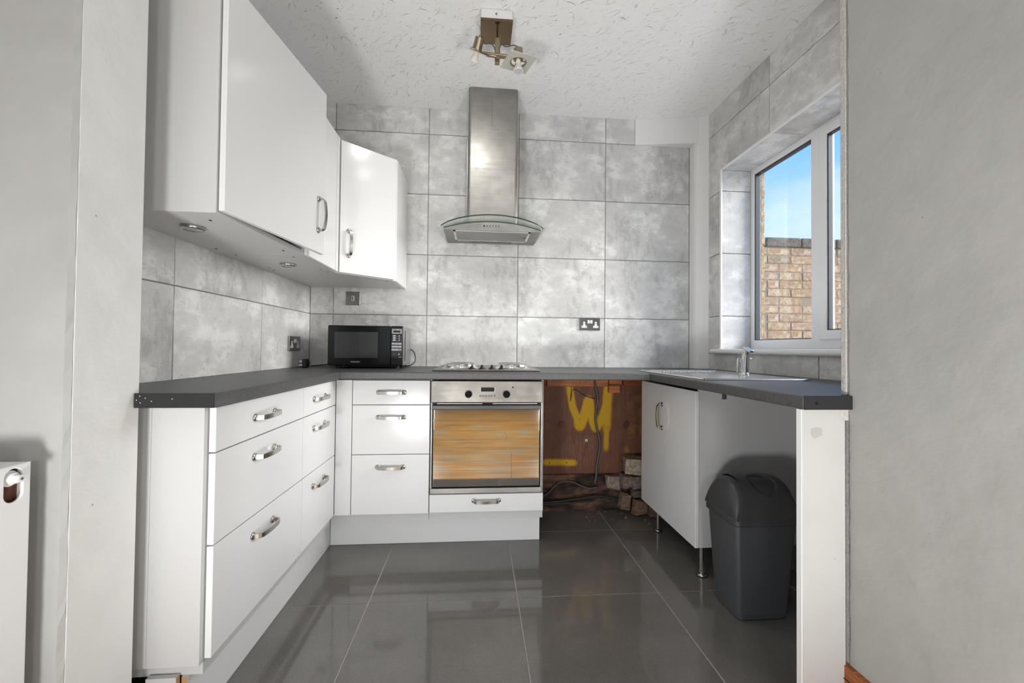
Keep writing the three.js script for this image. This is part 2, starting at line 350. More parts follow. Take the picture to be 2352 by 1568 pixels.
// right wall with its window opening
const HZ0 = 0.240, HZ1 = 1.445, HY0 = 1.062, HY1 = 2.226, WX = 2.627;
const wallRight = struct('wall_right', [box(WX + 0.0095, 2.905, -0.15, HY0, -0.01, 1.70), box(WX + 0.0095, 2.905, HY1 + 0.01, CEIL + 0.1, -0.01, 1.70), box(WX + 0.0095, 2.905, HY0, HY1 + 0.01, -0.01, HZ0 - 0.01), box(WX + 0.0095, 2.905, HY0, HY1 + 0.01, HZ1 + 0.01, 1.70)], M.grout);
{
  const list = [];
  for (const c of cells([-0.518, 0.082, 0.682, 1.282, 1.882], rowsFrom(1.288), 0.10, 1.652, 1.048, CEIL)) { const r = minus(c, [HZ0 - 0.012, HZ1 + 0.012, HY0 - 0.02, HY1 + 0.012]); if (r.length) list.push(r); }
  for (const c of cells([-0.2, 0.4, 1.0, 1.6, 2.2], [0.5, 1.05], 0.10, 1.652, WT, 1.046)) list.push([c]);
  tilePlane(wallRight, 'wall_tile', list, 'X', WX);
  tilePlane(wallRight, 'reveal_tile', cells([WX + 0.004, 2.83], rowsFrom(1.288), WX + 0.008, 2.83, 1.076, HY1).map((c) => [c]), 'z', HZ0);
  tilePlane(wallRight, 'reveal_tile', cells([0.1, 0.70, 1.30, 1.90], [WX, 2.832], HZ0, HZ1, WX + 0.008, 2.83).map((c) => [c]), 'y', HY1);
  const far = cells([WX + 0.004, 2.83], rowsFrom(1.288), WX + 0.008, 2.83, 1.076, HY1);
  for (const [a, b, c, d] of far) { const g = slab(b - a, d - c, 0.01, 0.0012, R() * 4, R() * 4); g.rotateY(Math.PI); g.translate((a + b) / 2, (c + d) / 2, HZ1 + 0.01); part(wallRight, 'reveal_tile', g, M.tile); }
}
struct('trim_2', [box(WX - 0.003, WX + 0.010, 1.075, HY1 + 0.011, HZ0 - 0.012, HZ0 + 0.002, 0.004), box(WX - 0.003, WX + 0.010, HY1 - 0.002, HY1 + 0.011, HZ0 - 0.012, HZ1 + 0.012, 0.004), box(WX - 0.003, WX + 0.010, 1.075, HY1 + 0.011, HZ1 - 0.002, HZ1 + 0.012, 0.004)], M.white);
// right jamb and the adjoining room's right wall, with the ragged plaster edge beside the tiles
{
  const ring = (y, k) => { const r = rng(900 + k), j = () => (r() - 0.5) * 0.004; return [[2.138, y, 6.1], [2.138, y, 1.662 + j()], [2.144 + j() * 0.5, y, 1.652 + j() * 0.6], [2.40, y, 1.652], [2.40, y, 6.1]]; };
  const rings = []; for (let k = 0; k <= 110; k++) rings.push(ring(-0.1 + k * (CEIL + 0.15) / 110, k));
  struct('wall_near_right', loft(rings, true, 0), M.wallPaint);
  struct('wall_opening_right', box(2.39, 2.95, -0.1, CEIL + 0.1, 1.652, 1.80), M.wallPaint);
  struct('trim_3', [box(2.1345, 2.146, WT, CEIL, 1.637, 1.653, 0.003)], M.roughEdge);
  struct('trim_4', [box(2.140, 2.16, 0, WB, 1.640, 1.656)], M.roughEdge);
}
// boxed-in pipe in the corner and the boxing along the top of the back wall
struct('pipe_boxing', prism([[2.544, 0.002], [2.549, 0.050], [2.556, 0.066], [2.572, 0.082], [2.590, 0.090], [2.638, 0.104], [2.638, 0.002]], WT + 0.001, CEIL, 0), M.trimPaint);
{
  const g = prism([[2.149, 0.0], [2.149, 0.012], [2.575, 0.080], [2.60, 0.0]], 2.480, CEIL, 0.002); struct('beam_boxing', g, M.trimPaint);
}
// ceiling, subdivided and slightly uneven
{
  const g = new THREE.PlaneGeometry(5.95, 6.35, 120, 128); g.rotateX(Math.PI / 2); g.translate(-0.03, CEIL, 2.925);
  const p = g.attributes.position, f = fbm(128, 128, 5, 5, 3, 444); for (let i = 0; i < p.count; i++) { const x = p.getX(i), z = p.getZ(i), edge = z > 0.03 ? 1 : 0; p.setY(i, CEIL + edge * f[(Math.floor((z + 1) * 18) % 128) * 128 + Math.floor((x + 4) * 18) % 128] * 0.004); }
  g.computeVertexNormals(); boxUV(g);
  struct('ceiling', [g, box(-3.0, 2.95, CEIL + 0.02, CEIL + 0.2, -0.25, 6.1)], M.ceiling);
}
// adjoining room behind the camera: far wall with a glazed garden door, left wall
struct('wall_near_left', box(-3.2, -3.0, -0.1, CEIL + 0.1, 1.60, 6.25), M.wallPaint);
struct('wall_near_back', [box(-3.2, -2.9, -0.1, CEIL + 0.1, 6.1, 6.3), box(-0.3, 2.4, -0.1, CEIL + 0.1, 6.1, 6.3), box(-2.9, -0.3, 2.30, CEIL + 0.1, 6.1, 6.3), box(-2.9, -0.3, -0.1, 0.04, 6.1, 6.3)], M.wallPaint);
struct('baseboard_left', [box(-3.0, -2.985, 0, 0.14, 1.80, 6.1, 0.004)], M.trimPaint);
{
  const d = struct('window_2', [frameX(0, 0.07, [0.3, 2.9, 0.04, 2.30], [[0.38, 1.56, 0.12, 2.22], [1.64, 2.82, 0.12, 2.22]]).rotateY(-Math.PI / 2).translate(0, 0, 6.15)], M.upvc);
  for (const [a, b] of [[-2.82, -1.64], [-1.56, -0.38]]) part(d, 'pane', box(a - 0.004, b + 0.004, 0.116, 2.224, 6.182, 6.188), M.glass);
}
/* ceiling lamps added to the unseen adjoining room as fill light */
for (const [x, z, where] of [[-0.2, 3.4, 'nearer the kitchen'], [-0.2, 5.0, 'nearer the garden door']]) {
  const t = thing('added_ceiling_lamp', 'added fill lamp, round flush white, on the unseen ceiling of the adjoining room, ' + where, 'lamp', [x, CEIL - 0.075, z]);
  part(t, 'base', move(lathe([[0, 0.075], [0.25, 0.075], [0.25, 0.045], [0.235, 0.03], [0.235, 0.0]], 40), x, CEIL - 0.075, z), M.white);
  part(t, 'diffuser', move(lathe([[0.235, 0.03], [0.22, 0.008], [0.0, 0.0]], 40), x, CEIL - 0.075, z), M.fillGlow);
  const l = new THREE.RectAreaLight(new THREE.Color(0.97, 0.985, 1), FILL_LAMP, 0.4, 0.4); l.position.set(x, CEIL - 0.085, z); l.rotation.x = -Math.PI / 2; scene.add(l);
}

/* uplighters added out of view, bouncing fill light off the ceiling */
for (const [at, aim, I, label] of [[[1.965, 0.30, 3.0], V(1.05, 2.5, 0.5), FILL_UPLIGHT[0], 'added fill spotlight, black, on the floor by the right wall of the adjoining room, aimed at the ceiling'], [[0.38, 0.30, 3.1], V(1.75, 2.5, 0.5), FILL_UPLIGHT[1], 'added fill spotlight, black, on the floor beside the radiator in the adjoining room, aimed at the ceiling']]) {
  const n = aim.clone().sub(V(...at)).normalize();
  const t = thing('added_uplighter', label, 'lamp', [at[0], 0, at[2]]);
  part(t, 'base', move(lathe([[0, 0.022], [0.10, 0.022], [0.115, 0.012], [0.115, 0.0], [0, 0]], 36), at[0], 0.001, at[2]), M.blackMatt);
  part(t, 'stem', cyl(0.009, 0.009, [at[0], 0.02, at[2]], [at[0], 0.20, at[2]], 14), M.blackMatt);
  const P = (k) => V(...at).addScaledVector(n, k).toArray();
  part(t, 'lamp_head', [cyl(0.06, 0.135, P(-0.12), P(0.0), 36, true), cyl(0.062, 0.062, P(-0.126), P(-0.118), 30)], M.blackMatt);
  part(t, 'diffuser', cyl(0.131, 0.131, P(-0.006), P(-0.002), 36), M.fillGlow);
  const l = new THREE.SpotLight(new THREE.Color(0.97, 0.985, 1), I, 0, 1.22, 1.0, 2); l.position.set(...P(0.012)); l.target.position.copy(aim); l.shadow.radius = 8; l.castShadow = true; scene.add(l, l.target);
}

/* low pendant added out of view to fill the kitchen with light */
{
  const x = 1.30, y = 1.30, z = 3.85, t = thing('added_pendant', 'added fill lamp, round opal pendant hung low on a black cord behind the camera', 'lamp', [x, y, z]);
  part(t, 'ceiling_rose', move(lathe([[0, 0.030], [0.05, 0.030], [0.05, 0.020], [0.02, 0.0], [0, 0]], 28), x, CEIL - 0.031, z), M.white);
  part(t, 'cord', cyl(0.003, 0.003, [x, y + 0.13, z], [x, CEIL - 0.03, z], 8), M.blackMatt);
  part(t, 'lamp_shade', clean(new THREE.SphereGeometry(0.14, 32, 20)).translate(x, y, z), M.fillGlow);
  const l = new THREE.PointLight(new THREE.Color(0.97, 0.985, 1), FILL_PENDANT, 0, 2); l.position.set(x, y, z); l.shadow.radius = 6.5; l.castShadow = true; scene.add(l);
}

/* ------------------------------------------------------------------ window, sill, outside */
{
  const x0 = 2.83, x1 = 2.872, zs = [HZ0 - 0.005, HZ1 + 0.005], ys = [1.078, HY1 + 0.006], w = thing('window_1', '', 'window', [x0, ys[0], zs[0]]); w.userData = { kind: 'structure' };
  const fr = 0.032;
  part(w, 'window_frame', frameX(x0, x1, [zs[0], zs[1], ys[0], ys[1]], [[zs[0] + fr, 0.722, ys[0] + 0.056, ys[1] - 0.036], [0.790, zs[1] - fr, ys[0] + 0.056, ys[1] - 0.036]]), M.upvc);
  // fixed light
  part(w, 'gasket', frameX(x0 + 0.008, x0 + 0.040, [zs[0] + fr + 0.0002, 0.7218, ys[0] + 0.0562, ys[1] - 0.0362], [[zs[0] + fr + 0.007, 0.7165, ys[0] + 0.0605, ys[1] - 0.043]], 0.001), M.gasket);
  part(w, 'pane', box(x0 + 0.020, x0 + 0.026, ys[0] + 0.058, ys[1] - 0.038, zs[0] + fr + 0.002, 0.720), M.glass);
  // opening sash
  const s0 = 0.784, s1 = zs[1] - 0.026, a = x0 - 0.012, b = x1 - 0.008, q = 0.047, y0 = 1.128, y1 = 2.210;
  part(w, 'sash', frameX(a, b, [s0, s1, y0, y1], [[s0 + q, s1 - q, y0 + q, y1 - q]], 0.004), M.upvc);
  part(w, 'gasket', frameX(a + 0.006, a + 0.030, [s0 + q + 0.0002, s1 - q - 0.0002, y0 + q + 0.0002, y1 - q - 0.0002], [[s0 + q + 0.007, s1 - q - 0.007, y0 + q + 0.0045, y1 - q - 0.006]], 0.001), M.gasket);
  part(w, 'pane', box(a + 0.014, a + 0.020, y0 + q + 0.002, y1 - q - 0.002, s0 + q + 0.002, s1 - q - 0.002), M.glass);
  part(w, 'window_handle', [box(a - 0.012, a, 1.55, 1.70, s1 - 0.038, s1 - 0.012, 0.004), box(a - 0.03, a - 0.012, 1.60, 1.72, s1 - 0.034, s1 - 0.016, 0.006)], M.white);
}
{
  const t = thing('window_sill', 'white rounded window sill below the window, behind the tap', 'sill', [2.60, 1.046, 0.165]);
  const s = new THREE.Shape(); s.moveTo(2.612, 0); s.lineTo(2.84, 0); s.lineTo(2.84, 0.031); s.lineTo(2.612, 0.031); s.absarc(2.612, 0.0155, 0.0155, Math.PI / 2, Math.PI * 1.5, false);
  const g = new THREE.ExtrudeGeometry(s, { depth: 1.48, bevelEnabled: true, bevelSize: 0.003, bevelThickness: 0.003, bevelOffset: -0.003, bevelSegments: 2 }); g.translate(0, 1.046, 0.165); part(t, 'board', boxUV(clean(g)), M.white);
}
{
  // garden wall outside: every brick in view its own piece
  const t = thing('garden_wall', 'old buff brick wall with weathered dark coping outside the window', 'wall', [2.96, -0.3, -1.0]);
  part(t, 'mortar_core', box(2.96, 7.2, -0.3, 2.008, -0.98, -0.757), M.mortar);
  const mats = [[0.47, 0.345, 0.215], [0.50, 0.37, 0.24], [0.44, 0.33, 0.225], [0.48, 0.355, 0.25], [0.41, 0.33, 0.19], [0.36, 0.29, 0.205]].map((c) => std({ map: rep(T.brick, 0.35), color: rgb(...c), roughness: 0.95, bumpMap: rep(T.grit, 0.2), bumpScale: 0.005 }));
  const variants = [0, 1, 2, 3, 4].map((k) => { const r = rng(60 + k), g = new RoundedBoxGeometry(0.2185, 0.0705, 0.05, 1, 0.007); const p = g.attributes.position; for (let i = 0; i < p.count; i++) p.setXYZ(i, p.getX(i) + (r() - 0.5) * 0.003, p.getY(i) + (r() - 0.5) * 0.003, p.getZ(i)); return boxUV(clean(g), k * 0.2, k * 0.13); });
  const half = boxUV(clean(new RoundedBoxGeometry(0.106, 0.0705, 0.05, 1, 0.007)));
  const rr = rng(4242);
  for (let j = 0; j < 14; j++) {
    const y = 2.008 - 0.0755 * (j + 0.5); let x = 3.0 - (j % 2) * 0.1125;
    while (x < 5.7) {
      const short = rr() < 0.12, L = short ? 0.1125 : 0.225;
      place(t, 'brick', short ? half : variants[Math.floor(rr() * 5)], mats[Math.floor(rr() * (j < 4 ? 6 : 4))], [x + L / 2, y + (rr() - 0.5) * 0.004, -0.779 + (rr() - 0.5) * 0.007], [0, 0, (rr() - 0.5) * 0.012]); x += L;
    }
  }
  const dark = std({ color: rgb(0.19, 0.165, 0.14), roughness: 0.9, map: rep(T.brick, 0.2), bumpMap: rep(T.grit, 0.12), bumpScale: 0.02 });
  for (let x = 2.98, k = 0; x < 5.7; x += 0.34, k++) part(t, 'coping_stone', box(x, x + 0.334, 2.008, 2.094, -1.0, -0.738, 0.012), dark);
  struct('ground', [box(2.9, 20, -0.5, -0.3, -8, 6.2), box(-20, 20, -0.5, -0.3, 6.2, 45)], M.paving);
  // outer brick leaf beside the window, seen edge-on through the glass
  const o = []; for (let j = 0; j < 34; j++) o.push(box(2.906, 2.930 + (j % 2) * 0.002, -0.28 + j * 0.0755, -0.28 + j * 0.0755 + 0.066, -0.20, 0.232, 0.004));
  const leaf = struct('wall_outer_leaf', box(2.90, 2.92, -0.3, 2.9, -0.25, 0.23), M.mortar); part(leaf, 'brick_courses', o, mats[4]).userData.kind = 'stuff';
}

/* ------------------------------------------------------------------ worktops */
{
  const t = thing('worktop', 'dark grey worktop over the left drawer units, with black end', 'worktop', [0.2, WB, 0.643]);
  part(t, 'top', prism([[0.001, 0.6448], [0.4016, 0.6448], [0.4016, 1.618], [0.2075, 1.618], [0.2075, 1.5985], [0.001, 1.5985]], WB, WT, 0.004), M.work);
  part(t, 'end_strip', box(0.2075, 0.402, WB - 0.0005, WT + 0.0002, 1.617, 1.6205, 0.001), M.workEnd, 'black worn end strip with paint specks');
  parts(t, 'paint_speck', [[0.214, 0.925], [0.222, 0.935], [0.223, 0.918], [0.235, 0.930], [0.250, 0.922], [0.30, 0.928]].map(([x, y]) => cyl(0.0012, 0.0012, [x, y, 1.6203], [x, y, 1.6209], 6)), M.white);
}
{
  const t = thing('worktop', 'long dark grey worktop along the back wall, carrying microwave and hob', 'worktop', [1.0, WB, 0.32]);
  const top = prism([[0.001, 0.001], [1.9885, 0.001], [1.9878, 0.642], [0.001, 0.642]], WB, WT, 0.005); part(t, 'top', top, M.work);
  parts(t, 'joint_strip', [box(0.002, 0.4015, WB + 0.001, WT - 0.001, 0.6421, 0.6447)], M.joint);
}
const BX0 = 2.165, BX1 = 2.405, BZ0 = 0.600, BZ1 = 0.856;     // sink bowl
{
  const t = thing('worktop', 'dark grey worktop under the window, holding the steel sink', 'worktop', [2.3, WB, 0.8]);
  const s = new THREE.Shape([[1.9899, 0.001], [2.6265, 0.001], [2.6265, 1.634], [2.137, 1.634], [2.137, 1.6695], [1.9899, 1.6695]].map(([x, z]) => new THREE.Vector2(x, -z)));
  s.holes.push(new THREE.Path([[BX0 - 0.01, BZ0 - 0.01], [BX1 + 0.01, BZ0 - 0.01], [BX1 + 0.01, BZ1 + 0.01], [BX0 - 0.01, BZ1 + 0.01]].map(([x, z]) => new THREE.Vector2(x, -z))));
  const g = new THREE.ExtrudeGeometry(s, { depth: WT - WB - 0.008, bevelEnabled: true, bevelSize: 0.004, bevelThickness: 0.004, bevelOffset: -0.004, bevelSegments: 2 }); g.rotateX(-Math.PI / 2); g.translate(0, WB + 0.004, 0);
  part(t, 'top', boxUV(clean(g)), M.work);
  part(t, 'end_strip', box(1.994, 2.138, WB - 0.001, WT + 0.0006, 1.6685, 1.6725, 0.001), M.workEnd, 'black end strip with one screw hole');
  part(t, 'screw', [cyl(0.0042, 0.0042, [2.029, 0.9225, 1.672], [2.029, 0.9225, 1.6733], 14)], M.black);
  part(t, 'joint_strip', box(1.9879, 1.9898, WB + 0.001, WT - 0.001, 0.002, 0.641), M.joint);
}

/* ------------------------------------------------------------------ handles */
// strap handle on two round feet; lies along x, stands off towards +z
function handleGeo(len = 0.154) {
  const h = len / 2 - 0.012, t = 0.0042, top = [[-h, 0], [-h, 0.016], [-h + 0.007, 0.026], [-h + 0.022, 0.030], [0, 0.0335], [h - 0.022, 0.030], [h - 0.007, 0.026], [h, 0.016], [h, 0]];
  const s = new THREE.Shape(), pts = new THREE.CatmullRomCurve3(top.map(([x, y]) => V(x, y, 0)), false, 'centripetal').getPoints(48), out = [], inn = [];
  pts.forEach((p, i) => { const a = pts[Math.max(0, i - 1)], b = pts[Math.min(pts.length - 1, i + 1)], d = b.clone().sub(a).normalize(); out.push(new THREE.Vector2(p.x - d.y * t / 2, p.y + d.x * t / 2)); inn.push(new THREE.Vector2(p.x + d.y * t / 2, p.y - d.x * t / 2)); });
  s.setFromPoints(out.concat(inn.reverse()));
  const g = new THREE.ExtrudeGeometry(s, { depth: 0.0145, bevelEnabled: true, bevelSize: 0.0008, bevelThickness: 0.0008, bevelSegments: 1 }); g.translate(0, 0, -0.0073); g.rotateX(Math.PI / 2); g.scale(1, -1, 1);
  // after the turn y of the outline became z; flipping keeps the strap centred, so restore the winding
  const gg = clean(g), p = gg.attributes.position, n = gg.attributes.normal; for (let i = 0; i < p.count; i += 3) { for (const at of [p, n]) { const a = [at.getX(i + 1), at.getY(i + 1), at.getZ(i + 1)]; at.setXYZ(i + 1, at.getX(i + 2), at.getY(i + 2), at.getZ(i + 2)); at.setXYZ(i + 2, ...a); } }
  gg.computeVertexNormals();
  const disc = (x) => { const l = lathe([[0, 0], [0.0125, 0], [0.0125, 0.003], [0.0105, 0.0055], [0.006, 0.0065], [0, 0.007]], 20); l.rotateX(Math.PI / 2); l.translate(x, 0, 0); return l; };
  return join([toCreasedNormals(gg, 0.5), disc(-h), disc(h)]);
}
const HANDLE = handleGeo();

/* ------------------------------------------------------------------ base units */
const Y1 = 0.7684, Y2 = 0.5127, Y3 = 0.2042, YT = 0.8965, HY = [0.833, 0.705, 0.449];
// left run, facing +x
function leftUnit(z0, z1, hz, label) {
  const t = thing('drawer_unit', label, 'cabinet', [0.18, 0.16, (z0 + z1) / 2], 'white drawer units');
  part(t, 'carcass', [box(0.02, 0.341, 0.165, WB - 0.001, z0 + 0.001, z1 - 0.001)], M.carcass);
  [[Y1, YT], [Y2, Y1], [Y3, Y2]].forEach(([a, b], i) => {
    const d = part(t, 'drawer', box(0.3425, 0.3605, a + 0.0017, b - 0.0017, z0 + 0.0016, z1 - 0.0016, 0.0022), M.gloss);
    place(d, 'handle', HANDLE, M.nickel, [0.3605, HY[i], hz], [0, Math.PI / 2, 0]);
  });
  return t;
}
leftUnit(0.9626, 1.5423, 1.274, 'wide white three-drawer unit nearest the left wall pier');
leftUnit(0.5715, 0.9626, 0.788, 'narrow white three-drawer unit between wide drawers and the corner');
{
  const t = thing('end_panel', 'plain white end panel closing the left drawer run beside the pier', 'panel', [0.28, 0.19, 1.56]);
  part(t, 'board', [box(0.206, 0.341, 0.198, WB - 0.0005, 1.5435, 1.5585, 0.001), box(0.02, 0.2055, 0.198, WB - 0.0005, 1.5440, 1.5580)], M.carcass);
}
{
  const t = thing('plinth', 'long white plinth at the foot of the left drawer run', 'plinth', [0.30, 0, 1.0]);
  part(t, 'board', box(0.288, 0.3035, 0.001, 0.1635, 0.4515, 1.544, 0.001), M.gloss);
  part(t, 'cut_end', box(0.2885, 0.303, 0.002, 0.163, 1.5435, 1.5448), M.chip, 'raw chipboard end');
}
{
  const t = thing('plinth', 'short loose white plinth piece under the left end panel', 'plinth', [0.245, 0, 1.553]);
  part(t, 'board', box(0.2075, 0.2845, 0.001, 0.172, 1.5455, 1.5605, 0.001), M.carcass);
  part(t, 'cut_end', box(0.284, 0.2855, 0.002, 0.171, 1.546, 1.560), M.chip, 'raw chipboard end');
}
// back run, facing +z
{
  const t = thing('corner_post', 'tall narrow white filler panel in the left inner corner', 'panel', [0.40, 0.2, 0.56]);
  part(t, 'board', box(0.361, 0.4412, Y3, YT, 0.5525, 0.5695, 0.0015), M.gloss);
}
{
  const t = thing('drawer_unit', 'white three-drawer unit left of the oven, facing the room', 'cabinet', [0.64, 0.16, 0.3], 'white drawer units');
  part(t, 'carcass', box(0.4425, 0.8365, 0.165, WB - 0.001, 0.02, 0.552), M.carcass);
  [[Y1, YT], [Y2, Y1], [Y3, Y2]].forEach(([a, b], i) => {
    const d = part(t, 'drawer', box(0.4446, 0.8365, a + 0.0017, b - 0.0017, 0.553, 0.571, 0.0022), M.gloss);
    place(d, 'handle', HANDLE, M.nickel, [0.640, HY[i], 0.571]);
  });
}
{
  const t = thing('oven_housing', 'white unit around the oven with one shallow drawer below it', 'cabinet', [1.138, 0.16, 0.3]);
  part(t, 'carcass', [box(0.8385, 0.8525, 0.165, WB - 0.001, 0.02, 0.552), box(1.4225, 1.4375, 0.165, WB - 0.001, 0.02, 0.552), box(0.853, 1.422, 0.1655, 0.206, 0.031, 0.5515), box(0.853, 1.422, 0.29, 0.302, 0.031, 0.5515), box(0.853, 1.422, 0.17, WB - 0.0015, 0.0205, 0.03)], M.carcass);
  const d = part(t, 'drawer', box(0.8402, 1.4368, 0.2085, 0.3015, 0.553, 0.571, 0.0022), M.gloss);
  place(d, 'handle', HANDLE, M.nickel, [1.136, 0.268, 0.571]);
}
{
  const t = thing('plinth', 'white plinth along the floor below oven and drawers', 'plinth', [0.87, 0, 0.44]);
  part(t, 'board', box(0.3045, 1.4375, 0.001, 0.1635, 0.436, 0.4513, 0.0012), M.gloss);
}

/* ------------------------------------------------------------------ oven */
{
  const t = thing('oven', 'built-in stainless steel oven with mirrored door glass under the hob', 'oven', [1.135, 0.303, 0.4]);
  const x0 = 0.8415, x1 = 1.4305, F = 0.5745;
  part(t, 'body', [box(0.856, 1.419, 0.31, 0.88, 0.06, 0.555)], M.blackMatt);
  part(t, 'frame', [box(x0, x0 + 0.010, 0.305, 0.785, 0.553, F - 0.004, 0.003), box(x1 - 0.010, x1, 0.305, 0.785, 0.553, F - 0.004, 0.003), box(x0, x1, 0.305, 0.334, 0.553, F + 0.002, 0.004)], M.steel, 'stainless surround');
  const cp = part(t, 'control_panel', box(x0, x1, 0.7795, 0.8955, 0.553, F + 0.004, 0.005), M.ovenSteel);
  const Z = F + 0.004;
  for (const x of [1.037, 1.2365]) {
    const k = part(cp, 'knob', [cyl(0.0195, 0.018, [x, 0.825, Z - 0.001], [x, 0.825, Z + 0.014], 32), box(x - 0.0045, x + 0.0045, 0.8085, 0.8415, Z + 0.010, Z + 0.021, 0.003)], M.black);
  }
  part(cp, 'clock_bezel', box(1.097, 1.177, 0.836, 0.864, Z - 0.001, Z + 0.0025, 0.003), M.steelDull);
  part(cp, 'clock_display', box(1.101, 1.173, 0.8385, 0.8615, Z, Z + 0.0034, 0.002), phy({ color: rgb(0.035, 0.033, 0.03), roughness: 0.1 }));
  for (let i = 0; i < 6; i++) { const x = 1.099 + i * 0.0148; part(cp, 'button', cyl(0.0036, 0.003, [x, 0.8155, Z], [x, 0.8155, Z + 0.005], 16), M.nickel), part(cp, 'button_ring', cyl(0.0052, 0.0052, [x, 0.8155, Z - 0.001], [x, 0.8155, Z + 0.0012], 18), M.black); }
  part(cp, 'indicator_light', cyl(0.0045, 0.0035, [1.27, 0.862, Z - 0.001], [1.27, 0.862, Z + 0.003], 16), M.black);
  part(t, 'vent_slot', [box(x0 + 0.011, x1 - 0.011, 0.7655, 0.7795, 0.553, 0.560)], M.blackMatt);
  parts(t, 'vent_grille', [box(0.872, 1.112, 0.771, 0.7785, 0.560, 0.572, 0.003), box(1.162, 1.404, 0.771, 0.7785, 0.560, 0.572, 0.003)], M.steelDull);
  const door = part(t, 'door', box(x0 + 0.0115, x1 - 0.0115, 0.3365, 0.766, 0.553, F - 0.003, 0.006), M.black);
  part(door, 'door_glass', box(x0 + 0.0155, x1 - 0.0155, 0.342, 0.748, F - 0.008, F - 0.001, 0.002), M.mirrorGlass, 'bronze mirrored glass');
  // door handle: shallow bowed black bar
  const s = new THREE.Shape(); const a = x0 + 0.012, b = x1 - 0.012; s.moveTo(a, F - 0.004); s.lineTo(b, F - 0.004); s.lineTo(b, F + 0.012); s.quadraticCurveTo((a + b) / 2, F + 0.030, a, F + 0.012); s.closePath();
  const g = new THREE.ExtrudeGeometry(s, { depth: 0.015, bevelEnabled: true, bevelSize: 0.004, bevelThickness: 0.004, bevelOffset: -0.004, bevelSegments: 3, curveSegments: 24 }); g.rotateX(Math.PI / 2); g.translate(0, 0.7645, 0);
  part(door, 'handle', g, M.binLid);
  parts(t, 'drip_mark', [tube([[1.267, 0.512, F - 0.0005], [1.264, 0.47, F - 0.0005], [1.268, 0.43, F - 0.0005], [1.266, 0.38, F - 0.0005], [1.2665, 0.345, F - 0.0005]], 0.0011, 24, 5), tube([[1.236, 0.63, F - 0.0005], [1.232, 0.615, F - 0.0005], [1.24, 0.60, F - 0.0005], [1.234, 0.575, F - 0.0005]], 0.0006, 16, 5)], phy({ color: rgb(0.22, 0.12, 0.04), roughness: 0.2 }), 'dried brown drip');
}
/* ------------------------------------------------------------------ hob */
{
  const t = thing('hob', 'stainless steel electric hob with four plates and black knobs', 'hob', [1.133, WT, 0.31]);
  const Y = WT + 0.010;
  part(t, 'hob_plate', [loft([rrect(0.846, 1.421, 0.055, 0.556, 0.012, WT + 0.0005), rrect(0.843, 1.424, 0.052, 0.559, 0.014, WT + 0.006), rrect(0.850, 1.417, 0.059, 0.552, 0.014, Y)]), box(0.851, 1.416, Y - 0.001, Y + 0.0025, 0.060, 0.066)], M.steel);
  for (const [x, z, r] of [[0.985, 0.37, 0.092], [0.985, 0.16, 0.075], [1.283, 0.37, 0.092], [1.283, 0.16, 0.075]]) {
    const p = part(t, 'hotplate', move(lathe([[0, 0.026], [r * 0.30, 0.026], [r * 0.32, 0.0245], [r * 0.86, 0.0255], [r * 0.9, 0.022], [r * 0.9, 0.012]], 40), x, Y, z), M.hotplate);
    part(p, 'trim_ring', move(lathe([[r * 0.9, 0.0215], [r * 0.97, 0.0225], [r * 1.0, 0.018], [r * 0.98, 0.012], [r * 1.09, 0.002], [r * 1.14, -0.0005]], 48), x, Y, z), M.chrome);
  }
  const knob = join([lathe([[0, 0.006], [0.017, 0.006], [0.0195, 0.0035], [0.0195, 0.0]], 24), (() => { const g = new RoundedBoxGeometry(0.010, 0.022, 0.034, 2, 0.003); g.translate(0, 0.013, 0); return clean(g); })(), cyl(0.0125, 0.007, [0, 0.004, 0], [0, 0.018, 0], 20)]);
  for (const x of [1.052, 1.107, 1.161, 1.214]) place(t, 'knob', knob, M.blackMatt, [x, Y, 0.500]);
}
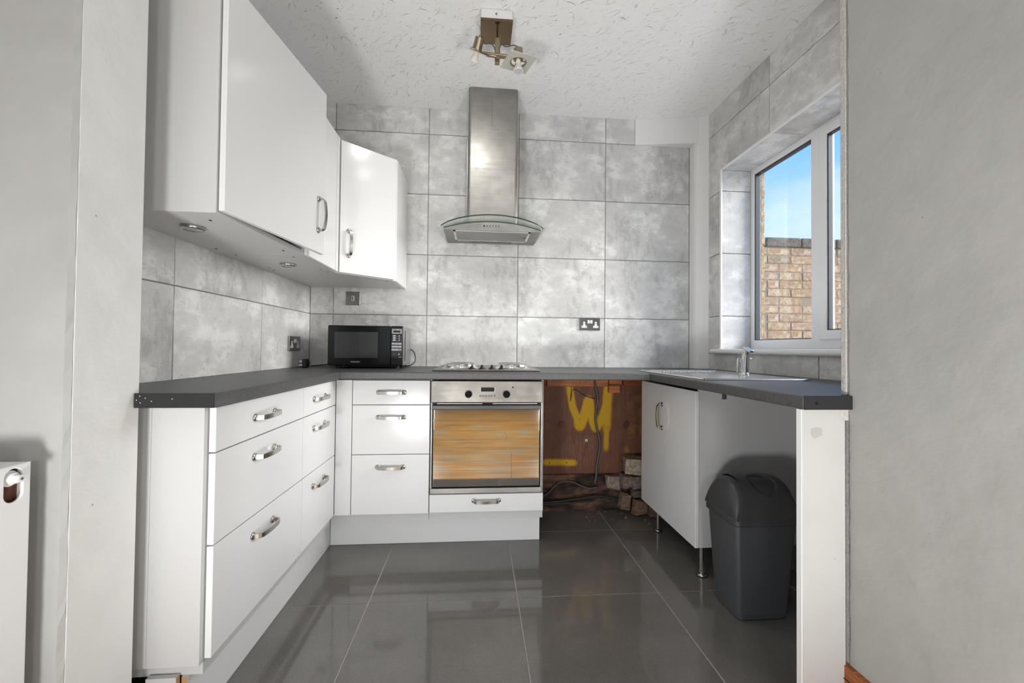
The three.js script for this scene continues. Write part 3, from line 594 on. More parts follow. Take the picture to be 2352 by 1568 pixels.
/* ------------------------------------------------------------------ extractor hood */
{
  const t = thing('extractor_hood', 'stainless steel chimney extractor hood with curved glass above the hob', 'extractor hood', [1.16, 1.763, 0.15]);
  const cx = 1.1615, Yb = 1.763;
  const chim = (x0, x1, z1, y0, y1) => { const r = 0.020, o = []; for (const [a, b, c] of [[x0, 0.001, -1]]) o.push([a, b]); o.push([x0, z1 - r]); for (let i = 0; i <= 6; i++) { const q = Math.PI + (-Math.PI / 2) * i / 6; o.push([x0 + r + r * Math.cos(q), z1 - r + r * Math.sin(q)]); } for (let i = 0; i <= 6; i++) { const q = Math.PI / 2 - (Math.PI / 2) * i / 6; o.push([x1 - r + r * Math.cos(q), z1 - r + r * Math.sin(q)]); } o.push([x1, 0.001]); return prism(o, y0, y1); };
  const c = part(t, 'chimney', chim(1.0075, 1.3155, 0.258, 1.80, 2.352), M.steel);
  part(c, 'upper_chimney', chim(1.0095, 1.3135, 0.256, 2.350, CEIL - 0.0005), M.steel);
  parts(c, 'rim', [box(1.0055, 1.0085, 1.81, 2.345, 0.01, 0.235), box(1.3145, 1.3175, 1.81, 2.345, 0.01, 0.235)], M.steelDull);
  parts(c, 'stain', [tube([[1.156, 2.62, 0.2585], [1.153, 2.50, 0.2585], [1.155, 2.42, 0.2585]], 0.0009, 12, 4), tube([[1.12, 2.345, 0.2585], [1.16, 2.342, 0.2585], [1.19, 2.340, 0.2585]], 0.0012, 12, 4)], M.steelDull);
  // canopy body: trapezoid below the arched glass, wider at the front
  const arch = (u) => 1.776 + 0.043 * (1 - u * u);         // underside height of the glass across, u = -1..1
  const fw = 0.289, bw = 0.288, zf = 0.318, N = 28, P = [];
  const quad = (a, b, cc, d) => P.push(...a, ...b, ...cc, ...a, ...cc, ...d);
  for (let i = 0; i < N; i++) {
    const u = -1 + 2 * i / N, v = u + 2 / N, y0 = arch(u) - 0.002, y1 = arch(v) - 0.002;
    quad([cx + u * fw, Yb, zf], [cx + v * fw, Yb, zf], [cx + v * fw, y1, zf], [cx + u * fw, y0, zf]);
    quad([cx + v * bw, Yb, 0.002], [cx + u * bw, Yb, 0.002], [cx + u * bw, y0, 0.002], [cx + v * bw, y1, 0.002]);
    quad([cx + u * fw, y0, zf], [cx + v * fw, y1, zf], [cx + v * bw, y1, 0.002], [cx + u * bw, y0, 0.002]);
    quad([cx + u * bw, Yb, 0.002], [cx + v * bw, Yb, 0.002], [cx + v * fw, Yb, zf], [cx + u * fw, Yb, zf]);
  }
  quad([cx - bw, Yb, 0.002], [cx - fw, Yb, zf], [cx - fw, arch(1) - 0.002, zf], [cx - bw, arch(1) - 0.002, 0.002]); quad([cx + fw, Yb, zf], [cx + bw, Yb, 0.002], [cx + bw, arch(1) - 0.002, 0.002], [cx + fw, arch(1) - 0.002, zf]);
  let g = new THREE.BufferGeometry(); g.setAttribute('position', new THREE.Float32BufferAttribute(P, 3)); g.computeVertexNormals(); g = boxUV(toCreasedNormals(g, 0.3));
  const body = part(t, 'canopy', g, M.steel);
  // glass canopy: arched across, front edge bowed forwards
  const Q = [], E = [], H = 0.006, front = (u) => 0.430 - 0.055 * u * u - 0.035 * Math.pow(Math.abs(u), 8), gw = 0.302;
  const gq = (A, a, b, cc, d) => A.push(...a, ...b, ...cc, ...a, ...cc, ...d), yy = (u) => 1.7765 + 0.043 * (1 - u * u);
  for (let i = 0; i < N; i++) {
    const u = -1 + 2 * i / N, v = u + 2 / N, a = cx + u * gw, b = cx + v * gw, ya = yy(u), yb = yy(v), fa = front(u), fb = front(v);
    gq(Q, [a, ya, 0.003], [b, yb, 0.003], [b, yb, fb - 0.002], [a, ya, fa - 0.002]); gq(Q, [b, yb + H, 0.003], [a, ya + H, 0.003], [a, ya + H, fa - 0.002], [b, yb + H, fb - 0.002]);
    gq(E, [a, ya - 0.0005, fa], [b, yb - 0.0005, fb], [b, yb + H + 0.0005, fb], [a, ya + H + 0.0005, fa]); gq(E, [a, ya - 0.0005, fa - 0.002], [b, yb - 0.0005, fb - 0.002], [b, yb - 0.0005, fb], [a, ya - 0.0005, fa]);
  }
  for (const u of [-1, 1]) { const x = cx + u * gw, y = yy(u), f = front(u); gq(E, [x, y, 0.003], [x, y, f], [x, y + H, f], [x, y + H, 0.003]); }
  const G3 = (A) => { const q = new THREE.BufferGeometry(); q.setAttribute('position', new THREE.Float32BufferAttribute(A, 3)); q.computeVertexNormals(); return q; };
  const gl = part(t, 'glass_canopy', G3(Q), M.hoodGlass, 'curved clear glass'); part(gl, 'glass_edge', G3(E), M.glassEdge, 'dark polished edge');
  part(body, 'seal', (() => { const A = []; for (let i = 0; i < N; i++) { const u = -1 + 2 * i / N, v = u + 2 / N; gq(A, [cx + u * fw, arch(u) - 0.0045, zf + 0.001], [cx + v * fw, arch(v) - 0.0045, zf + 0.001], [cx + v * fw, arch(v) + 0.0005, zf + 0.001], [cx + u * fw, arch(u) + 0.0005, zf + 0.001]); } return G3(A); })(), M.glassEdge);
  // buttons on the front
  for (let i = 0; i < 6; i++) { const x = 1.112 + i * 0.0172; part(body, i ? 'button' : 'indicator_light', cyl(0.0050, 0.0042, [x, 1.790, zf], [x, 1.790, zf + (i ? 0.006 : 0.001)], 16), i ? M.chrome : M.black); }
  // filter underneath
  const f = part(t, 'filter_frame', [box(0.930, 1.390, Yb - 0.003, Yb + 0.002, 0.296, 0.308), box(0.930, 1.390, Yb - 0.003, Yb + 0.002, 0.080, 0.092), box(0.930, 0.942, Yb - 0.003, Yb + 0.002, 0.080, 0.308), box(1.378, 1.390, Yb - 0.003, Yb + 0.002, 0.080, 0.308)], M.chrome);
  const ribs = []; for (let x = 0.944; x < 1.377; x += 0.0072) ribs.push(box(x, x + 0.0045, Yb - 0.0022, Yb - 0.0004, 0.093, 0.295));
  part(t, 'grease_filter', ribs, M.steelDull); part(f, 'latch', [box(1.335, 1.378, Yb - 0.0045, Yb - 0.002, 0.165, 0.215, 0.001), ], M.steel); part(f, 'latch_hole', box(1.358, 1.372, Yb - 0.0052, Yb - 0.004, 0.180, 0.198), M.black);
  part(t, 'lamp_cover', box(1.02, 1.292, Yb - 0.003, Yb, 0.022, 0.058, 0.001), phy({ color: rgb(0.12, 0.12, 0.115), roughness: 0.25 }));
}

/* ------------------------------------------------------------------ wall units */
const UB = 1.450, UT = 2.147;
const cap = (x, z) => cyl(0.0045, 0.0045, [x, UB - 0.0008, z], [x, UB + 0.002, z], 12);
{
  const t = thing('wall_cabinet', 'large white wall cabinet nearest the camera, its door slightly ajar', 'cabinet', [0.17, UB, 1.23], 'white wall cabinets');
  const front = (z) => 0.326 + (1.505 - z) / 0.545 * 0.024, board = (y0, y1) => prism([[0.0015, 0.9785], [front(0.9785) - 0.0005, 0.9785], [front(1.4865) - 0.0005, 1.4865], [0.0015, 1.4865]], y0, y1);
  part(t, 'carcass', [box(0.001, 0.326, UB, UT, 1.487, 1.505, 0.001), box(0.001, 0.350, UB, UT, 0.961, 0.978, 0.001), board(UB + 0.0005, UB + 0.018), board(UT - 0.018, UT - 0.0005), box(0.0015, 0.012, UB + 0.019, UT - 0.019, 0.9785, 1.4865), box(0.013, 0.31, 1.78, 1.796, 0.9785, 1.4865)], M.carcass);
  // door hinged at its near edge, standing a few degrees open
  const hinge = [0.3285, 1.4985], len = 0.566, a = Math.atan2(0.078, 0.56);
  const d = place(t, 'door', (() => { const g = new RoundedBoxGeometry(len, UT - UB - 0.008, 0.018, 2, 0.0022); g.translate(len / 2, 0, 0.009); return boxUV(clean(g)); })(), M.gloss, [hinge[0], (UB + UT) / 2 + 0.004, hinge[1]], [0, Math.PI / 2 - a, 0]);
  const h = new THREE.Mesh(HANDLE, M.nickel); h.name = 'handle'; h.position.set(len - 0.052, 1.614 - (UB + UT) / 2 - 0.004, 0.018); h.rotation.z = Math.PI / 2; h.castShadow = h.receiveShadow = true; d.add(h);
  parts(t, 'screw_cap', [cap(0.262, 1.425), cap(0.045, 1.035), cap(0.30, 1.035)], M.dark);
}
{
  const t = thing('wall_cabinet', 'narrow white wall cabinet between the ajar one and the corner', 'cabinet', [0.17, UB, 0.78], 'white wall cabinets');
  part(t, 'carcass', box(0.001, 0.340, UB, UT, 0.6095, 0.960, 0.001), M.carcass);
  const d = part(t, 'door', box(0.3425, 0.3605, UB + 0.003, UT - 0.001, 0.611, 0.957, 0.0022), M.gloss);
  place(d, 'handle', HANDLE, M.nickel, [0.3605, 1.612, 0.905], [0, Math.PI / 2, Math.PI / 2]);
  parts(t, 'screw_cap', [cap(0.06, 0.93), cap(0.29, 0.92), cap(0.06, 0.65), cap(0.30, 0.64)], M.dark);
}
{
  const t = thing('wall_cabinet', 'white corner wall cabinet with a diagonal door above the microwave', 'cabinet', [0.25, UB, 0.25], 'white wall cabinets');
  const P0 = [0.3605, 0.560], P1 = [0.6085, 0.349], dx = P1[0] - P0[0], dz = P1[1] - P0[1], L = Math.hypot(dx, dz), nx = -dz / L, nz = dx / L;   // outward normal (towards the room)
  const off = ([x, z], k) => [x + nx * k, z + nz * k];
  const a = off(P0, -0.021), b = off(P1, -0.021);
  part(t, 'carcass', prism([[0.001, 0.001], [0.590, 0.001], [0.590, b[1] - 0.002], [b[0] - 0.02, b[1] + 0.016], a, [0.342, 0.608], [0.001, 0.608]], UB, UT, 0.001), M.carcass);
  part(t, 'side_panel', prism([[0.5905, 0.001], [0.6085, 0.001], [0.6085, 0.332], [0.5905, 0.346]], UB - 0.001, UT + 0.001, 0.001), M.gloss);
  part(t, 'filler_strip', prism([[0.343, 0.609], [0.3605, 0.609], [0.3605, 0.570], [0.343, 0.584]], UB + 0.003, UT - 0.001, 0.001), M.gloss);
  const d = place(t, 'door', (() => { const g = new RoundedBoxGeometry(L - 0.005, UT - UB - 0.006, 0.018, 2, 0.0022); g.translate(L / 2, 0, -0.009); return boxUV(clean(g)); })(), M.gloss, [P0[0], (UB + UT) / 2 + 0.001, P0[1]], [0, Math.atan2(-dz, dx), 0]);
  const h = new THREE.Mesh(HANDLE, M.nickel); h.name = 'handle'; h.position.set(0.050, 1.611 - (UB + UT) / 2, 0); h.rotation.z = Math.PI / 2; h.castShadow = h.receiveShadow = true; d.add(h);
  parts(t, 'screw_cap', [cap(0.05, 0.585), cap(0.31, 0.575), cap(0.555, 0.315), cap(0.57, 0.06)], M.dark);
}
for (const [x, z, l] of [[0.161, 1.347, 'round flat steel cabinet light under the large ajar wall cabinet'], [0.196, 0.758, 'round flat steel cabinet light under the narrow wall cabinet']]) {
  const t = thing('cabinet_light', l, 'light', [x, UB - 0.011, z], 'round lights under the wall cabinets');
  part(t, 'housing', move(lathe([[0, 0.011], [0.033, 0.011], [0.0345, 0.009], [0.0345, 0.003], [0.031, 0.0], [0.027, 0.0], [0.026, 0.002]], 36), x, UB - 0.011, z), M.nickel);
  part(t, 'lens', move(lathe([[0.027, 0.0015], [0.0, 0.0012]], 28), x, UB - 0.011, z), phy({ color: rgb(0.42, 0.42, 0.40), roughness: 0.4 }));
}

/* ------------------------------------------------------------------ microwave */
{
  const t = thing('microwave', 'black microwave oven with grey sides on the corner worktop', 'microwave', [0.44, WT, 0.19]);
  const x0 = 0.230, x1 = 0.650, y0 = 0.961, y1 = 1.1895, zf = 0.330;
  part(t, 'casing', box(x0 + 0.003, x1 - 0.001, y0, y1 - 0.001, 0.045, zf - 0.022, 0.004), phy({ color: rgb(0.33, 0.33, 0.34), roughness: 0.32, metalness: 0.7 }));
  const fz = box(x0, 0.5835, y0 - 0.001, y1, zf - 0.024, zf, 0.006);
  const door = part(t, 'door', fz, M.black);
  part(door, 'door_window', box(0.268, 0.508, 1.003, 1.1525, zf - 0.003, zf + 0.0012, 0.001), phy({ color: rgb(0.045, 0.046, 0.048), roughness: 0.08 }), 'grey meshed window');
  const plate = (w, h, tex, x, y, z) => { const g = new THREE.PlaneGeometry(w, h); g.translate(x, y, z); return g; };
  part(door, 'brand_print', plate(0.058, 0.0125, 0, 0.385, 0.982, zf + 0.0016), std({ roughness: 0.4, map: canvasTex(256, 56, (c, w, h) => { c.fillStyle = '#0d0d0e'; c.fillRect(0, 0, w, h); c.fillStyle = '#b8b8b8'; c.font = 'bold 44px sans-serif'; c.textAlign = 'center'; c.textBaseline = 'middle'; c.fillText('Panasonic', w / 2, h / 2 + 2); }) }));
  const pnl = part(t, 'control_panel', box(0.5845, x1, y0 - 0.001, y1, zf - 0.024, zf, 0.004), M.black);
  part(pnl, 'panel_print', plate(0.062, 0.205, 0, 0.6165, 1.0755, zf + 0.0012), std({ roughness: 0.3, map: canvasTex(310, 1024, (c, w, h) => {
    c.fillStyle = '#0e0e10'; c.fillRect(0, 0, w, h); c.fillStyle = '#8d8882'; c.fillRect(8, 24, 294, 142); c.fillStyle = '#141414'; c.fillRect(56, 74, 190, 58); c.fillStyle = '#dedede'; c.font = '20px sans-serif'; c.textAlign = 'center';
    c.fillRect(150, 48, 60, 12); c.fillRect(60, 140, 150, 10);
    for (let i = 0; i < 3; i++) { const y = 210 + i * 62; c.fillStyle = '#9a9a9a'; c.fillRect(14, y + 34, 280, 5); c.fillStyle = '#cfcfcf'; c.fillRect(40, y + 8, 90, 20); c.fillRect(66, y - 8, 30, 16); c.fillRect(210, y + 2, 26, 26); }
    for (let i = 0; i < 3; i++) for (let j = 0; j < 3; j++) { c.fillStyle = i === 2 && j === 2 ? '#7f9a78' : '#a3a3a6'; c.fillRect(10 + j * 96, 424 + i * 86, 90, 56); }
    c.fillStyle = '#c22'; c.beginPath(); c.arc(80, 752, 15, 0, 7); c.fill(); c.fillStyle = '#eee'; c.beginPath(); c.arc(222, 752, 15, 0, 7); c.fill(); c.fillStyle = '#777'; c.fillRect(6, 776, 280, 4); c.fillStyle = '#bbb'; c.fillRect(204, 830, 98, 16);
  }) }));
  part(t, 'side_vent', box(x1 - 0.002, x1 + 0.0006, 0.985, 1.165, 0.245, 0.258), M.blackMatt);
  for (const [x, z] of [[0.275, 0.27], [0.605, 0.27], [0.275, 0.08], [0.605, 0.08]]) part(t, 'foot', cyl(0.016, 0.018, [x, WT, z], [x, y0 + 0.001, z], 20), M.blackMatt);
  part(t, 'underside', box(x0 + 0.035, x1 - 0.035, y0 - 0.007, y0, 0.06, zf - 0.03), M.blackMatt);
  part(t, 'power_cable', [tube([[0.640, 1.055, 0.043], [0.664, 1.045, 0.045], [0.682, 1.005, 0.055], [0.680, 0.972, 0.075], [0.655, 0.953, 0.09], [0.60, 0.949, 0.075], [0.45, 0.949, 0.03], [0.30, 0.949, 0.028], [0.20, 0.960, 0.10], [0.14, 0.955, 0.20], [0.105, 0.952, 0.235]], 0.0034, 90, 8)], M.cable);
  const pl = part(t, 'plug', [box(0.066, 0.090, WT + 0.0012, 0.994, 0.222, 0.272, 0.006)], M.blackMatt);
  parts(pl, 'plug_pin', [box(0.045, 0.067, 0.978, 0.982, 0.243, 0.251), box(0.050, 0.067, 0.956, 0.960, 0.231, 0.237), box(0.050, 0.067, 0.956, 0.960, 0.257, 0.263)], M.chrome);
}
/* ------------------------------------------------------------------ sockets */
function ukSocket(double, label) {
  const t = thing(double ? 'double_socket' : 'wall_switch', label, double ? 'socket' : 'switch');
  const w = double ? 0.146 : 0.089, h = 0.086;
  const add = (name, geos, m, par = t) => { const x = new THREE.Mesh(join(geos), m); x.name = name; x.castShadow = x.receiveShadow = true; par.add(x); return x; };
  const pl = add('plate', box(-w / 2, w / 2, -h / 2, h / 2, 0, 0.009, 0.0035), M.socketPlate);
  for (const x of double ? [-0.062, 0.062] : [-0.031, 0.031]) add('screw', [cyl(0.0034, 0.003, [x, 0, 0.008], [x, 0, 0.0098], 12)], M.nickel, pl);
  if (double) {
    for (const cx of [-0.040, 0.040]) {
      const o = add('outlet', [box(cx - 0.0185, cx + 0.0185, -0.0265, -0.0115, 0.0085, 0.0105, 0.0025), box(cx - 0.0072, cx + 0.0072, -0.0125, 0.0145, 0.0085, 0.0105, 0.0025)], M.white);
      add('pin_hole', [box(cx - 0.0017, cx + 0.0017, 0.000, 0.009, 0.0100, 0.0108), box(cx - 0.0145, cx - 0.0075, -0.0205, -0.0170, 0.0100, 0.0108), box(cx + 0.0075, cx + 0.0145, -0.0205, -0.0170, 0.0100, 0.0108)], M.dark, o);
    }
    for (const x of [-0.0095, 0.0095]) { const g = box(x - 0.0075, x + 0.0075, 0.0035, 0.0265, 0.0075, 0.0125, 0.002); add('rocker', g, M.white); }
  } else add('rocker', [box(-0.0085, 0.0085, -0.0155, 0.0155, 0.008, 0.0095, 0.001)], M.white), add('rocker_centre', [box(-0.0055, 0.0055, -0.0125, 0.0125, 0.0085, 0.0115, 0.001)], M.socketPlate);
  return t;
}
{
  const s = ukSocket(true, 'grey double wall socket on the back wall right of the hob'); s.position.set(1.8395, 1.238, 0.0002);
  const c = s.clone(); c.name = numbered('double_socket'); c.position.set(0.0002, 1.083, 0.229); c.rotation.y = Math.PI / 2; c.userData.label = 'grey double wall socket on the left wall above the unplugged plug'; scene.add(c);
  ukSocket(false, 'brushed grey single switch on the tiles above the microwave').position.set(0.271, 1.381, 0.0002);
}

/* ------------------------------------------------------------------ sink and tap */
{
  const t = thing('sink', 'stainless steel sink with bowl and ridged drainer under the window', 'sink', [2.26, WT, 0.75]);
  const y = WT + 0.0055, X0 = 2.022, X1 = 2.500, Z0 = 0.415, Z1 = 1.102;
  const s = new THREE.Shape(rrect(X0, X1, Z0, Z1, 0.02, 0, 6).map(([x, , z]) => new THREE.Vector2(x, -z)));
  s.holes.push(new THREE.Path(rrect(BX0, BX1, BZ0, BZ1, 0.05, 0, 6).map(([x, , z]) => new THREE.Vector2(x, -z))));
  const g = new THREE.ExtrudeGeometry(s, { depth: 0.001, bevelEnabled: true, bevelSize: 0.003, bevelThickness: 0.0022, bevelOffset: -0.003, bevelSegments: 2, curveSegments: 12 }); g.rotateX(-Math.PI / 2); g.translate(0, WT + 0.0024, 0);
  part(t, 'rim', boxUV(clean(g)), M.sinkSteel);
  const lv = [[0, 0, 0.05], [-0.006, 0.006, 0.05], [-0.12, 0.016, 0.055], [-0.148, 0.035, 0.05], [-0.15, 0.08, 0.04]];
  part(t, 'bowl', loft(lv.map(([dy, i, r]) => rrect(BX0 + i, BX1 - i, BZ0 + i, BZ1 - i, r, y + dy - 0.001, 6)).reverse(), true), M.sinkSteel);
  const rid = []; for (let i = 0; i < 7; i++) { const x = 2.085 + i * 0.048; rid.push(box(x - 0.008, x + 0.008, y - 0.002, y + 0.0045, 0.440, 0.585, 0.003)); }
  parts(t, 'drainer_ridge', rid, M.chrome); parts(t, 'edge_bead', [box(X0 + 0.003, X1 - 0.003, y - 0.003, y + 0.0025, Z1 - 0.008, Z1 - 0.002, 0.002), box(X0 + 0.002, X0 + 0.008, y - 0.003, y + 0.0025, Z0 + 0.01, Z1 - 0.01, 0.002), box(X0 + 0.01, X1 - 0.01, y - 0.003, y + 0.0025, Z0 + 0.002, Z0 + 0.008, 0.002)], M.chrome);
  part(t, 'plug_hole', cyl(0.03, 0.03, [2.24, y - 0.152, 0.73], [2.24, y - 0.148, 0.73], 24), M.chrome);
}
{
  const t = thing('tap', 'chrome mixer tap standing behind the sink bowl', 'tap', [2.432, WT + 0.006, 0.765]);
  const b = [2.432, WT + 0.0055, 0.765];
  part(t, 'base', move(lathe([[0, 0.010], [0.020, 0.010], [0.025, 0.006], [0.026, 0.0]], 28), ...b), M.chrome);
  part(t, 'body', [cyl(0.0185, 0.0175, [b[0], b[1] + 0.004, b[2]], [b[0] + 0.004, b[1] + 0.098, b[2] + 0.004], 24)], M.chrome);
  part(t, 'lever', [cyl(0.0175, 0.0185, [b[0] + 0.004, b[1] + 0.099, b[2] + 0.004], [b[0] + 0.005, b[1] + 0.118, b[2] + 0.006], 24), (() => { const g = new RoundedBoxGeometry(0.026, 0.014, 0.060, 3, 0.006); g.rotateX(0.35); g.translate(b[0] + 0.005, b[1] + 0.126, b[2] + 0.020); return clean(g); })()], M.chrome);
  part(t, 'spout', [tube([[b[0] - 0.010, b[1] + 0.060, b[2]], [b[0] - 0.030, b[1] + 0.076, b[2] - 0.004], [b[0] - 0.085, b[1] + 0.088, b[2] + 0.02], [b[0] - 0.125, b[1] + 0.080, b[2] + 0.045], [b[0] - 0.135, b[1] + 0.058, b[2] + 0.05]].slice(0, 2).concat([[b[0] - 0.033, b[1] + 0.055, b[2] - 0.004], [b[0] - 0.034, b[1] + 0.01, b[2] - 0.004]]), 0.0062, 30, 12)], M.chrome);
  part(t, 'pop_up_knob', [cyl(0.0035, 0.0035, [b[0] + 0.016, b[1] + 0.075, b[2]], [b[0] + 0.032, b[1] + 0.078, b[2]], 12), move(clean(new THREE.SphereGeometry(0.006, 14, 10)), b[0] + 0.034, b[1] + 0.078, b[2])], M.chrome);
}

/* ------------------------------------------------------------------ sink unit, end panel, bin */
{
  const t = thing('sink_cabinet', 'white cupboard on steel legs under the sink, door facing left', 'cabinet', [2.37, 0, 0.56]);
  part(t, 'carcass', [box(2.128, 2.62, 0.141, WB - 0.001, 0.866, 0.885, 0.001), box(2.128, 2.62, 0.141, WB - 0.001, 0.246, 0.262), box(2.1285, 2.619, 0.1415, 0.157, 0.2625, 0.8655), box(2.60, 2.615, 0.1575, WB - 0.0015, 0.2625, 0.8655)], M.carcass);
  const d = part(t, 'door', box(2.108, 2.1262, 0.1395, 0.8735, 0.2455, 0.8845, 0.0022), M.gloss);
  place(d, 'handle', HANDLE, M.nickel, [2.108, 0.700, 0.534], [0, -Math.PI / 2, Math.PI / 2]);
  for (const [x, z] of [[2.154, 0.385], [2.154, 0.862], [2.56, 0.385], [2.56, 0.862]]) { const l = part(t, 'leg', cyl(0.0125, 0.0125, [x, 0.012, z], [x, 0.141, z], 20), M.chrome); part(l, 'foot', move(lathe([[0, 0.018], [0.014, 0.016], [0.024, 0.010], [0.026, 0.0], [0, 0]], 24), x, 0.0005, z), M.nickel); }
}
{
  const t = thing('end_panel', 'white end panel with torn sticker under the right worktop end', 'panel', [2.06, 0, 1.65]);
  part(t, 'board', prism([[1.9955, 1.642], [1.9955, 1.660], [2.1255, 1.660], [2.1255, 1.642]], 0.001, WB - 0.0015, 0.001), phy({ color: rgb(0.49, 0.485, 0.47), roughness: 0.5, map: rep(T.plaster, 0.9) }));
  part(t, 'edge_strip', box(1.9935, 1.9957, 0.001, WB - 0.0015, 1.6415, 1.6605, 0.0008), M.white);
  const st = new THREE.Shape([[2.022, 0.849], [2.041, 0.853], [2.053, 0.851], [2.058, 0.843], [2.054, 0.838], [2.058, 0.831], [2.047, 0.828], [2.035, 0.822], [2.028, 0.8245], [2.022, 0.836]].map((p) => new THREE.Vector2(...p)));
  const g = new THREE.ExtrudeGeometry(st, { depth: 0.0004, bevelEnabled: false }); g.translate(0, 0, 1.6601); part(t, 'sticker_remains', g, std({ color: rgb(0.37, 0.36, 0.33), roughness: 0.9 }), 'torn grey paper sticker');
  part(t, 'gap_block', box(2.1105, 2.1375, 0.872, WB - 0.002, 1.650, 1.6605, 0.001), M.roughEdge);
}
{
  const t = thing('worktop_bracket', 'small metal bracket screwed below the right worktop', 'bracket', [2.054, 0.87, 1.2]);
  part(t, 'plate', [box(2.045, 2.063, 0.875, WB - 0.0005, 1.198, 1.2005), box(2.045, 2.063, WB - 0.003, WB - 0.0005, 1.198, 1.22)], M.steelDull); part(t, 'screw', cyl(0.003, 0.003, [2.054, 0.888, 1.2], [2.054, 0.888, 1.2015], 10), M.nickel);
}
{
  const t = thing('waste_hose', 'black round hose end behind the right end panel', 'hose', [2.2, 0.82, 1.5]);
  part(t, 'hose', [tube([[2.60, 0.70, 1.38], [2.40, 0.80, 1.46], [2.20, 0.855, 1.55], [2.062, 0.860, 1.60]], 0.019, 30, 14)], M.blackMatt);
}
{
  const t = thing('swing_bin', 'dark grey plastic swing-lid bin on the floor under the right worktop', 'bin', [2.23, 0, 1.11]);
  const X0 = 2.119, X1 = 2.327, Z0 = 1.024, Z1 = 1.190, lv = [];
  for (const [y, e] of [[0.002, -0.004], [0.006, 0], [0.022, 0.001], [0.024, 0.004], [0.375, 0.022]]) lv.push(rrect(X0 - e, X1 + e * 1.2, Z0 - e, Z1 + e, 0.022, y, 6));
  lv.push(rrect(X0 - 0.0215, X1 + 0.026, Z0 - 0.0215, Z1 + 0.0215, 0.022, 0.395, 6));
  part(t, 'body', loft(lv), M.bin);
  const x0 = X0 - 0.028, x1 = X1 + 0.034, z0 = Z0 - 0.028, z1 = Z1 + 0.028;
  const cx = (x0 + x1) / 2, cz = (z0 + z1) / 2, hx = (x1 - x0) / 2, hz = (z1 - z0) / 2, Y = 0.405, H = 0.138;
  const lid = (v0, v1, dh, dip, nu, nv, shrink) => {
    const g = new THREE.PlaneGeometry(1, 1, nv, nu), p = g.attributes.position;
    for (let i = 0; i < p.count; i++) {
      const s = p.getX(i) + 0.5, r = p.getY(i) + 0.5, v = v0 === -1 ? -Math.cos(Math.PI * s) : lerp(v0, v1, s), u = -Math.cos(Math.PI * r) * shrink;
      const h = Math.pow(Math.max(0, 1 - Math.pow(Math.abs(u), 2.5)), 0.52) * Math.pow(Math.max(0, 1 - Math.pow(Math.abs(v), 9)), 0.42);
      let y = Y + H * h + dh;
      if (dip) { const q = Math.hypot((v - 0.10) / 0.44, (u - 0.42) / 0.46); y -= 0.040 * (1 - smooth(q, 0.45, 0.98)); }
      p.setXYZ(i, cx + v * hx, y, cz + u * hz);
    }
    const ix = g.index; for (let i = 0; i < ix.count; i += 3) { const a = ix.getX(i + 1); ix.setX(i + 1, ix.getX(i + 2)); ix.setX(i + 2, a); }
    g.computeVertexNormals(); return g;
  };
  const top = part(t, 'lid', [lid(-1, 1, 0, false, 40, 48, 1), loft([rrect(x0, x1, z0, z1, 0.026, 0.380, 6), rrect(x0 - 0.003, x1 + 0.003, z0 - 0.003, z1 + 0.003, 0.026, 0.384, 6), rrect(x0 - 0.003, x1 + 0.003, z0 - 0.003, z1 + 0.003, 0.026, 0.402, 6), rrect(x0 + 0.002, x1 - 0.002, z0 + 0.002, z1 - 0.002, 0.026, 0.410, 6)], false)], M.binLid);
  part(top, 'swing_flap', lid(-0.62, 0.84, 0.006, true, 52, 52, 0.90), M.binLid);
}
{
  const t = thing('skirting_board', 'short piece of orange wooden skirting at the foot of the right wall', 'skirting', [2.13, 0, 1.75]);
  const s = new THREE.Shape(); s.moveTo(1.630, 0); s.lineTo(1.630, 0.125); s.quadraticCurveTo(1.632, 0.184, 1.655, 0.187); s.lineTo(2.3, 0.187); s.lineTo(2.3, 0); s.closePath();
  const g = new THREE.ExtrudeGeometry(s, { depth: 0.014, bevelEnabled: true, bevelSize: 0.002, bevelThickness: 0.002, bevelOffset: -0.002, bevelSegments: 2 }); g.rotateY(-Math.PI / 2); g.translate(2.1375, 0, 0);
  const gg = boxUV(clean(g)); part(t, 'board', gg, M.woodOrange);
  parts(t, 'groove', [box(2.1188, 2.1205, 0.150, 0.1525, 1.66, 2.29), box(2.1188, 2.1205, 0.118, 0.120, 1.65, 2.29)], M.dark);
}

